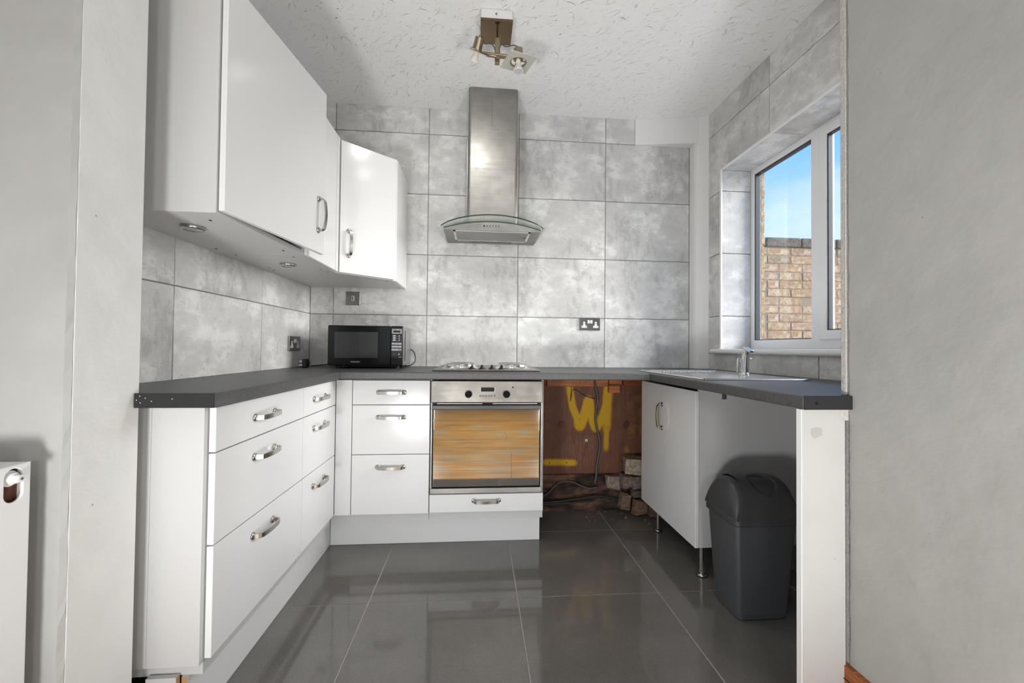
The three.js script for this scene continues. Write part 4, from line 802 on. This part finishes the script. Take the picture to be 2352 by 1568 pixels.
/* ------------------------------------------------------------------ the open bay right of the oven */
{
  const t = thing('backing_board', 'brown stained board with yellow spray paint behind the empty bay', 'board', [1.8, 0.228, 0.005]);
  const X0 = 1.44, X1 = 2.30, Y0 = 0.222, Y1 = 0.903;
  const tex = canvasTex(1290, 1024, (c, w, h) => {
    const PX = (px) => (1.527 + (px - 1246) / 333.5 - X0) / (X1 - X0) * w, PY = (py) => (Y1 - (0.806 - (py - 890) * 0.002934)) / (Y1 - Y0) * h, r = rng(808);
    c.fillStyle = '#6b4330'; c.fillRect(0, 0, w, h);
    for (let i = 0; i < 420; i++) { const x = r() * w, y = r() * h, L = 30 + r() * 220, ww = 2 + r() * 16; c.globalAlpha = 0.05 + r() * 0.13; c.fillStyle = ['#3d241b', '#7d5a48', '#8a4a2b', '#54332a', '#8c7668'][Math.floor(r() * 5)]; c.fillRect(x, y, ww, L); }
    for (let i = 0; i < 260; i++) { const x = r() * w, y = r() * h, R2 = 10 + r() * 70; c.globalAlpha = 0.05 + r() * 0.08; c.fillStyle = ['#3a2119', '#8f4c2a', '#7d5d50', '#2c1a15'][Math.floor(r() * 4)]; c.beginPath(); c.ellipse(x, y, R2 * 0.6, R2, r(), 0, 7); c.fill(); }
    c.globalAlpha = 0.16; c.fillStyle = '#a3968e'; for (let i = 0; i < 90; i++) { const x = PX(1285 + r() * 75), y = PY(1000 + r() * 60); c.fillRect(x, y, 2 + r() * 7, 30 + r() * 90); }
    // sprayed paint: soft strokes
    const spray = (pts, rad, a, col) => { for (let k = 0; k + 1 < pts.length; k++) { const [x0, y0] = pts[k], [x1, y1] = pts[k + 1], n = 60; for (let i = 0; i <= n; i++) { const x = PX(lerp(x0, x1, i / n)), y = PY(lerp(y0, y1, i / n)); for (let q = 3; q >= 1; q--) { c.globalAlpha = a * (q === 1 ? 1 : 0.22); c.fillStyle = col; c.beginPath(); c.arc(x, y, rad * (0.75 + 0.22 * q), 0, 7); c.fill(); } } } };
    const Yl = '#c49c02';
    spray([[1304, 888], [1312, 935], [1330, 978]], 33, 0.12, Yl); spray([[1330, 978], [1340, 950], [1348, 918]], 40, 0.12, Yl); spray([[1348, 918], [1356, 955], [1366, 984]], 40, 0.12, Yl); spray([[1366, 984], [1376, 965], [1388, 930], [1392, 890]], 34, 0.1, Yl); spray([[1394, 886], [1390, 985]], 42, 0.12, Yl); spray([[1390, 985], [1389, 1032]], 26, 0.1, Yl); spray([[1326, 965], [1328, 980]], 42, 0.1, Yl);
    spray([[1250, 1060], [1280, 1060], [1318, 1062]], 30, 0.1, '#c8a207');
    for (let i = 0; i < 40; i++) { c.globalAlpha = 0.05; c.fillStyle = '#c9a90a'; c.beginPath(); c.arc(PX(1462 + (r() - 0.5) * 36), PY(955 + (r() - 0.5) * 90), 20 + r() * 34, 0, 7); c.fill(); } for (let i = 0; i < 12; i++) { c.globalAlpha = 0.06; c.fillStyle = '#c99f0a'; c.beginPath(); c.arc(PX(1435 + (r() - 0.5) * 12), PY(1036 + (r() - 0.5) * 14), 18 + r() * 18, 0, 7); c.fill(); }
    c.globalAlpha = 0.55; c.fillStyle = '#3a1c14'; c.beginPath(); c.ellipse(PX(1286), PY(973), 34, 38, 0, 0, 7); c.fill(); c.fillStyle = '#2a1712'; c.beginPath(); c.ellipse(PX(1436), PY(975), 30, 46, 0.2, 0, 7); c.fill(); c.fillStyle = '#7a3a22'; c.beginPath(); c.ellipse(PX(1288), PY(976), 22, 26, 0, 0, 7); c.fill();
    c.globalAlpha = 1; c.fillStyle = '#120a08'; for (const [x, y, q] of [[1328, 962, 4.5], [1348, 962, 4.5], [1260, 1061, 6], [1299, 1061, 6], [1277, 976, 4], [1294, 978, 4], [1318, 985, 3], [1326, 985, 4], [1330, 987, 3]]) { c.beginPath(); c.arc(PX(x), PY(y), q, 0, 7); c.fill(); }
    c.globalAlpha = 0.5; c.fillStyle = '#1f1310'; for (const x of [1432, 1445]) c.fillRect(PX(x), PY(885), 3, 200); c.fillRect(PX(1346), PY(1010), 4, 160);
  });
  const g = box(X0, X1, Y0, Y1, 0.0008, 0.0105); const p = g.attributes.position, uv = g.attributes.uv; for (let i = 0; i < p.count; i++) uv.setXY(i, (p.getX(i) - X0) / (X1 - X0), (p.getY(i) - Y0) / (Y1 - Y0));
  part(t, 'panel', g, std({ map: tex, roughness: 0.7, bumpMap: rep(T.grit, 0.4), bumpScale: 0.003 }));
  part(t, 'screw_ring', (() => { const q = new THREE.TorusGeometry(0.0065, 0.0025, 8, 18); q.translate(1.820, 0.452, 0.0115); return q; })(), M.white);
}
{
  // exposed lower wall and floor-edge rubble: uneven brown render
  const g = new THREE.PlaneGeometry(0.88, 0.232, 70, 22), p = g.attributes.position, f = fbm(128, 128, 5, 7, 5, 666, 0.6);
  for (let i = 0; i < p.count; i++) { const x = p.getX(i), y = p.getY(i), n = f[Math.floor((y + 0.2) * 250) % 128 * 128 + Math.floor((x + 1) * 110) % 128]; const ledge = 0.018 * smooth(-y, 0.02, 0.05) + 0.02 * smooth(-y, 0.075, 0.095); p.setXYZ(i, x + 1.88, y + 0.114, 0.024 + ledge + n * 0.03); }
  g.computeVertexNormals(); boxUV(g); struct('wall_back_lower', g, M.earth, [1.88, 0.114, 0.02]);
}
{
  const t = thing('batten', 'long orange wooden batten screwed under the back worktop', 'wood', [1.75, 0.815, 0.02]);
  part(t, 'rail', box(1.545, 1.962, 0.8165, WB - 0.001, 0.011, 0.034, 0.002), M.pine);
  parts(t, 'screw', [[1.77, 0.842], [1.806, 0.846], [1.59, 0.860]].map(([x, y]) => cyl(0.0035, 0.0035, [x, y, 0.0335], [x, y, 0.0348], 10)), M.dark);
}
{
  const t = thing('wood_offcut', 'short dark red wooden block left of the long batten', 'wood', [1.50, 0.80, 0.02]);
  part(t, 'block', box(1.462, 1.541, 0.797, WB - 0.001, 0.011, 0.030, 0.002), std({ map: rep(T.pine, 0.5, 0.3), color: rgb(0.55, 0.38, 0.30), roughness: 0.7 }));
}
{
  const t = thing('wood_offcut', 'small square pine block hanging at the batten end beside the cupboard', 'wood', [2.0, 0.77, 0.03]);
  part(t, 'block', [box(1.963, 2.040, 0.775, 0.827, 0.011, 0.048, 0.003), box(1.968, 2.055, 0.828, WB - 0.001, 0.011, 0.034, 0.002)], M.pine);
}
{
  const t = thing('wood_offcut', 'thin reddish rail behind the cupboard door top in the bay', 'wood', [2.12, 0.82, 0.01]);
  part(t, 'rail', box(2.07, 2.30, 0.826, WB - 0.001, 0.011, 0.028, 0.002), std({ map: rep(T.pine, 0.5, 0.3), color: rgb(0.65, 0.45, 0.35), roughness: 0.7 }));
}
{
  const t = thing('cable', 'black hose hanging down the yellow-painted board in the bay', 'cable', [1.87, 0.2, 0.02]);
  part(t, 'hose', tube([[1.868, 0.86, 0.03], [1.872, 0.81, 0.044], [1.89, 0.74, 0.032], [1.88, 0.66, 0.028], [1.878, 0.6, 0.026], [1.888, 0.53, 0.027], [1.905, 0.46, 0.028], [1.908, 0.41, 0.028], [1.898, 0.35, 0.028], [1.886, 0.28, 0.03], [1.878, 0.215, 0.045], [1.865, 0.178, 0.055]], 0.0075, 80, 10), M.cableGrey);
  parts(t, 'clip', [box(1.872, 1.886, 0.597, 0.606, 0.011, 0.034, 0.002), box(1.885, 1.900, 0.285, 0.292, 0.011, 0.037, 0.002)], M.cableGrey);
}
{
  const t = thing('cable', 'thin dark wire drooping under the batten across the board', 'cable', [1.75, 0.75, 0.02]);
  part(t, 'wire', tube([[1.71, 0.815, 0.022], [1.715, 0.775, 0.018], [1.708, 0.715, 0.018], [1.715, 0.78, 0.019], [1.735, 0.795, 0.02], [1.8, 0.755, 0.02], [1.86, 0.735, 0.022], [1.885, 0.735, 0.024]], 0.0018, 60, 6), M.cable);
}
{
  const t = thing('cable', 'grey flex arching low across the exposed wall in the bay', 'cable', [1.7, 0.15, 0.05]);
  part(t, 'flex', tube([[1.46, 0.075, 0.065], [1.545, 0.115, 0.062], [1.60, 0.165, 0.055], [1.65, 0.190, 0.048], [1.72, 0.185, 0.050], [1.78, 0.160, 0.055], [1.83, 0.145, 0.058], [1.88, 0.15, 0.055]], 0.0055, 60, 8), M.cableGrey);
}
{
  const t = thing('cable', 'pair of dark cables lying along the wall foot with brass end', 'cable', [1.75, 0.05, 0.07]);
  part(t, 'flex', [tube([[1.46, 0.066, 0.085], [1.60, 0.070, 0.082], [1.75, 0.085, 0.076], [1.88, 0.098, 0.072], [1.98, 0.085, 0.074], [2.022, 0.074, 0.078]], 0.007, 60, 8), tube([[1.46, 0.060, 0.094], [1.60, 0.060, 0.090], [1.75, 0.067, 0.086], [1.86, 0.072, 0.082]], 0.006, 40, 8)], M.cable);
  part(t, 'pipe_end', move(clean(new THREE.SphereGeometry(0.0165, 20, 14)), 2.036, 0.072, 0.082), M.brass, 'round brass pipe end');
}
{
  // broken masonry heaped beside the cupboard
  const list = [[2.108, 0.312, 0.115, 0.125, 0.105, 0.11, 'pale squared brick on top of the rubble heap', [0.50, 0.44, 0.37], 0.10], [2.06, 0.205, 0.10, 0.075, 0.11, 0.08, 'upright pinkish stone below the squared brick, at its left', [0.30, 0.24, 0.21], 0.5], [2.135, 0.205, 0.11, 0.085, 0.095, 0.08, 'grey angular stone below the squared brick, at its right', [0.33, 0.30, 0.27], 0.5], [1.985, 0.185, 0.06, 0.11, 0.09, 0.06, 'pale broken lump stuck to the wall left of the heap', [0.42, 0.36, 0.31], 0.4], [2.045, 0.075, 0.11, 0.075, 0.12, 0.075, 'rounded brown stone at the heap foot beside the brass end', [0.26, 0.19, 0.15], 0.5], [2.132, 0.060, 0.16, 0.09, 0.11, 0.085, 'reddish brick lump at the heap foot nearest the cupboard', [0.30, 0.18, 0.12], 0.4], [2.135, 0.135, 0.13, 0.10, 0.06, 0.08, 'dark flat stone wedged in the middle of the heap', [0.17, 0.14, 0.125], 0.4], [2.225, 0.055, 0.17, 0.085, 0.11, 0.09, 'brown stone behind the cupboard door bottom', [0.20, 0.14, 0.11], 0.4]];
  list.forEach(([x, y, z, w, h, d, label, col, jit], k) => {
    const r = rng(70 + k), pts = [];
    for (const sx of [-1, 1]) for (const sy of [-1, 1]) for (const sz of [-1, 1]) pts.push(V(sx * w / 2 * (1 - r() * jit), sy * h / 2 * (1 - r() * jit), sz * d / 2 * (1 - r() * jit)));
    for (let i = 0; i < 5; i++) { const a = V(r() - 0.5, r() - 0.5, r() - 0.5).normalize(); pts.push(V(a.x * w * 0.55, a.y * h * 0.55, a.z * d * 0.55)); }
    const g = boxUV(clean(new ConvexGeometry(pts))), m = new THREE.Mesh(g, std({ map: rep(T.brick, 0.15), color: rgb(...col), roughness: 0.95, bumpMap: rep(T.grit, 0.1), bumpScale: 0.006, flatShading: false }));
    m.name = numbered('masonry_fragment'); m.position.set(x, y, z); m.rotation.set(0, (r() - 0.5) * 0.5, -0.10 + (r() - 0.5) * 0.2); m.castShadow = m.receiveShadow = true; m.userData = { label, category: 'stone' }; scene.add(m);
  });
  // plaster crumbs on the tiles
  const r = rng(99), gs = []; for (let i = 0; i < 34; i++) { const x = 1.75 + r() * 0.7, z = 0.06 + r() * r() * 0.35, s = 0.0015 + r() * 0.005; const q = new THREE.IcosahedronGeometry(s, 0); q.scale(1 + r(), 0.5, 1 + r()); q.rotateY(r() * 6); q.translate(x, s * 0.4, z); gs.push(q); }
  for (let i = 0; i < 40; i++) { const q = new THREE.IcosahedronGeometry(0.0012 + r() * 0.001, 0); q.translate(0.5 + r() * 1.9, 0.001, 0.6 + r() * 1.1); gs.push(q); }
  const m = new THREE.Mesh(join(gs), std({ color: rgb(0.22, 0.20, 0.17), roughness: 0.95 })); m.name = 'plaster_crumbs'; m.userData = { label: 'scattered plaster crumbs and dust on the floor tiles', category: 'debris', kind: 'stuff' }; m.castShadow = m.receiveShadow = true; scene.add(m);
}

/* ------------------------------------------------------------------ ceiling spotlight fitting */
{
  const t = thing('ceiling_spotlight', 'old two-lamp ceiling spotlight with square glass plates and hanging wires', 'light', [1.155, 2.40, 0.775]);
  part(t, 'ceiling_box', [box(1.080, 1.2285, 2.612, CEIL - 0.001, 0.700, 0.845, 0.003)], M.trimPaint);
  part(t, 'box_cover', [box(1.078, 1.2305, 2.598, 2.612, 0.697, 0.848, 0.002)], phy({ color: rgb(0.19, 0.14, 0.09), roughness: 0.16, metalness: 1 }));  // brown reflection of the wood floor put into the metal colour
  part(t, 'fixing_screw', [cyl(0.005, 0.003, [1.152, 2.634, 0.845], [1.152, 2.634, 0.850], 12)], M.bronze);
  part(t, 'stem', [box(1.1485, 1.1715, 2.434, 2.560, 0.782, 0.800, 0.002), cyl(0.004, 0.004, [1.160, 2.555, 0.790], [1.160, 2.600, 0.776], 12)], M.bronze);
  part(t, 'crossbar', [cyl(0.009, 0.009, [1.098, 2.470, 0.805], [1.155, 2.463, 0.805], 14), cyl(0.009, 0.009, [1.165, 2.462, 0.805], [1.222, 2.452, 0.820], 14), cyl(0.0055, 0.0055, [1.06, 2.475, 0.805], [1.25, 2.446, 0.835], 10)], M.bronze);
  parts(t, 'wire', [tube([[1.150, 2.465, 0.80], [1.146, 2.505, 0.80], [1.125, 2.535, 0.79], [1.100, 2.530, 0.79], [1.088, 2.555, 0.80], [1.075, 2.552, 0.80]], 0.0023, 40, 6), tube([[1.172, 2.465, 0.80], [1.170, 2.505, 0.80], [1.180, 2.525, 0.80], [1.20, 2.508, 0.81], [1.235, 2.503, 0.83], [1.256, 2.485, 0.846]], 0.0023, 40, 6), tube([[1.178, 2.535, 0.80], [1.222, 2.548, 0.80]], 0.001, 6, 5)], M.cableGrey);
  const spot = (c, n, e1, half, glow) => {
    n = V(...n).normalize(); e1 = V(...e1); e1.addScaledVector(n, -e1.dot(n)).normalize(); const e2 = V().crossVectors(n, e1), m = new THREE.Matrix4().makeBasis(e1, e2, n).setPosition(...c);   // local z = light direction
    const put = (g) => clean(g).applyMatrix4(m);
    const sh = new THREE.Shape([[-half, -half], [half, -half], [half, half], [-half, half]].map((p) => new THREE.Vector2(...p))), hole = new THREE.Path(); hole.absarc(0, 0, half * 0.62, 0, Math.PI * 2, true); sh.holes.push(hole);
    const pg = new THREE.ExtrudeGeometry(sh, { depth: 0.0035, bevelEnabled: true, bevelSize: 0.0008, bevelThickness: 0.0008, bevelSegments: 1, curveSegments: 28 }); pg.translate(0, 0, -0.0018);
    const h = part(t, 'spot_head', [put(cyl(0.021, 0.023, [0, 0, -0.060], [0, 0, -0.012], 22)), put(cyl(0.006, 0.008, [0, 0, -0.070], [0, 0, -0.058], 12)), put((() => { const q = new THREE.TorusGeometry(half * 0.56, 0.0035, 8, 30); q.translate(0, 0, -0.003); return q; })()), put(box(-half * 0.56, half * 0.56, -0.003, 0.003, -0.012, -0.009)), put(box(-0.003, 0.003, -half * 0.56, half * 0.56, -0.012, -0.009))], M.bronze);
    part(h, 'glass_plate', put(pg), M.frost, 'square frosted glass plate');
    const b = part(h, 'bulb', [put(cyl(0.011, 0.012, [0, 0, -0.014], [0, 0, 0.010], 20)), put(cyl(0.012, 0.0235, [0, 0, 0.010], [0, 0, 0.036], 24)), put(cyl(0.0235, 0.0245, [0, 0, 0.036], [0, 0, 0.041], 24))], M.ceramic);
    const f = V(...c).addScaledVector(n, 0.0425), l = V(...c).addScaledVector(n, 0.047);
    part(h, 'bulb_lens', put(cyl(0.0205, 0.0205, [0, 0, 0.0405], [0, 0, 0.0422], 24)), M.lens);
    const s = new THREE.SpotLight(new THREE.Color(1, 0.985, 0.96), glow, 0, Math.PI / 2.15, 0.6, 2); s.position.copy(l); s.target.position.copy(l.clone().add(n)); s.castShadow = true; s.shadow.radius = 2.2; scene.add(s, s.target);
  };
  spot([1.060, 2.476, 0.805], [-0.27, -0.78, -0.565], [0.95, -0.33, 0], 0.058, BULB[0]);
  spot([1.257, 2.410, 0.848], [0.01, -1, -0.04], [1.07, 0, -0.33], 0.065, BULB[1]);
}

/* ------------------------------------------------------------------ radiator */
{
  const t = thing('radiator', 'white panel radiator on the grey wall left of the opening', 'radiator', [-0.35, 0.20, 1.86]);
  const x1 = 0.172, x0 = -0.95, z0 = 1.826, z1 = 1.888, y0 = 0.20, y1 = 0.826;
  part(t, 'panel', [box(x0, x1 - 0.004, y0, y1 - 0.006, z1 - 0.016, z1 - 0.002, 0.005), box(x0, x1 - 0.004, y0, y1 - 0.006, z0 + 0.002, z0 + 0.012, 0.004), ...Array.from({ length: 24 }, (_, i) => box(x0 + 0.06 + i * 0.043, x0 + 0.085 + i * 0.043, y0 + 0.05, y1 - 0.06, z1 - 0.004, z1 + 0.003, 0.003))], M.radiator);
  part(t, 'top_grille', [box(x0, x1 - 0.001, y1 - 0.007, y1, z0, z1, 0.003)], M.radiator);
  const s = new THREE.Shape([[z0, y0], [z1, y0], [z1, y1], [z0, y1]].map((p) => new THREE.Vector2(p[0], p[1]))); const ho = new THREE.Path(); const hc = 1.857, hw = 0.0165; ho.absarc(hc, 0.803, hw, 0, Math.PI, false); ho.absarc(hc, 0.770, hw, Math.PI, Math.PI * 2, false); s.holes.push(ho);
  const g = new THREE.ExtrudeGeometry(s, { depth: 0.003, bevelEnabled: true, bevelSize: 0.002, bevelThickness: 0.0015, bevelOffset: -0.002, bevelSegments: 2, curveSegments: 16 }); g.rotateY(-Math.PI / 2); g.scale(-1, 1, 1); const gg = clean(g), p = gg.attributes.position, n = gg.attributes.normal; for (let i = 0; i < p.count; i += 3) for (const at of [p, n]) { const a = [at.getX(i + 1), at.getY(i + 1), at.getZ(i + 1)]; at.setXYZ(i + 1, at.getX(i + 2), at.getY(i + 2), at.getZ(i + 2)); at.setXYZ(i + 2, ...a); } gg.computeVertexNormals(); gg.translate(x1 - 0.003, 0, 0);
  const e = part(t, 'end_cover', gg, M.radiator);
  part(t, 'tapping', box(x1 - 0.020, x1 - 0.012, 0.75, 0.822, hc - 0.02, hc + 0.02), M.rust, 'rusty brown tapping');
  part(t, 'vent_plug', [(() => { const q = new THREE.CylinderGeometry(0.0125, 0.0125, 0.010, 6); q.rotateZ(Math.PI / 2); q.translate(x1 - 0.003, 0.800, hc); return clean(q); })(), cyl(0.0155, 0.0155, [x1 - 0.012, 0.800, hc], [x1 - 0.006, 0.800, hc], 24), cyl(0.008, 0.007, [x1 + 0.002, 0.800, hc], [x1 + 0.016, 0.800, hc], 18)], M.white);
  part(t, 'bleed_screw', cyl(0.0036, 0.0036, [x1 + 0.015, 0.800, hc], [x1 + 0.0165, 0.800, hc], 4), M.steelDull);
  parts(t, 'wall_bracket', [box(x1 - 0.16, x1 - 0.12, 0.3, 0.78, 1.789, z0 + 0.004), box(x0 + 0.12, x0 + 0.16, 0.3, 0.78, 1.789, z0 + 0.004)], M.steelDull);
  parts(t, 'valve_pipe', [cyl(0.0075, 0.0075, [x0 + 0.03, 0.0, 1.857], [x0 + 0.03, 0.24, 1.857], 14), cyl(0.0075, 0.0075, [x1 - 0.05, 0.0, 1.857], [x1 - 0.05, 0.24, 1.857], 14)], M.brass);
}

renderer.render(scene, camera);
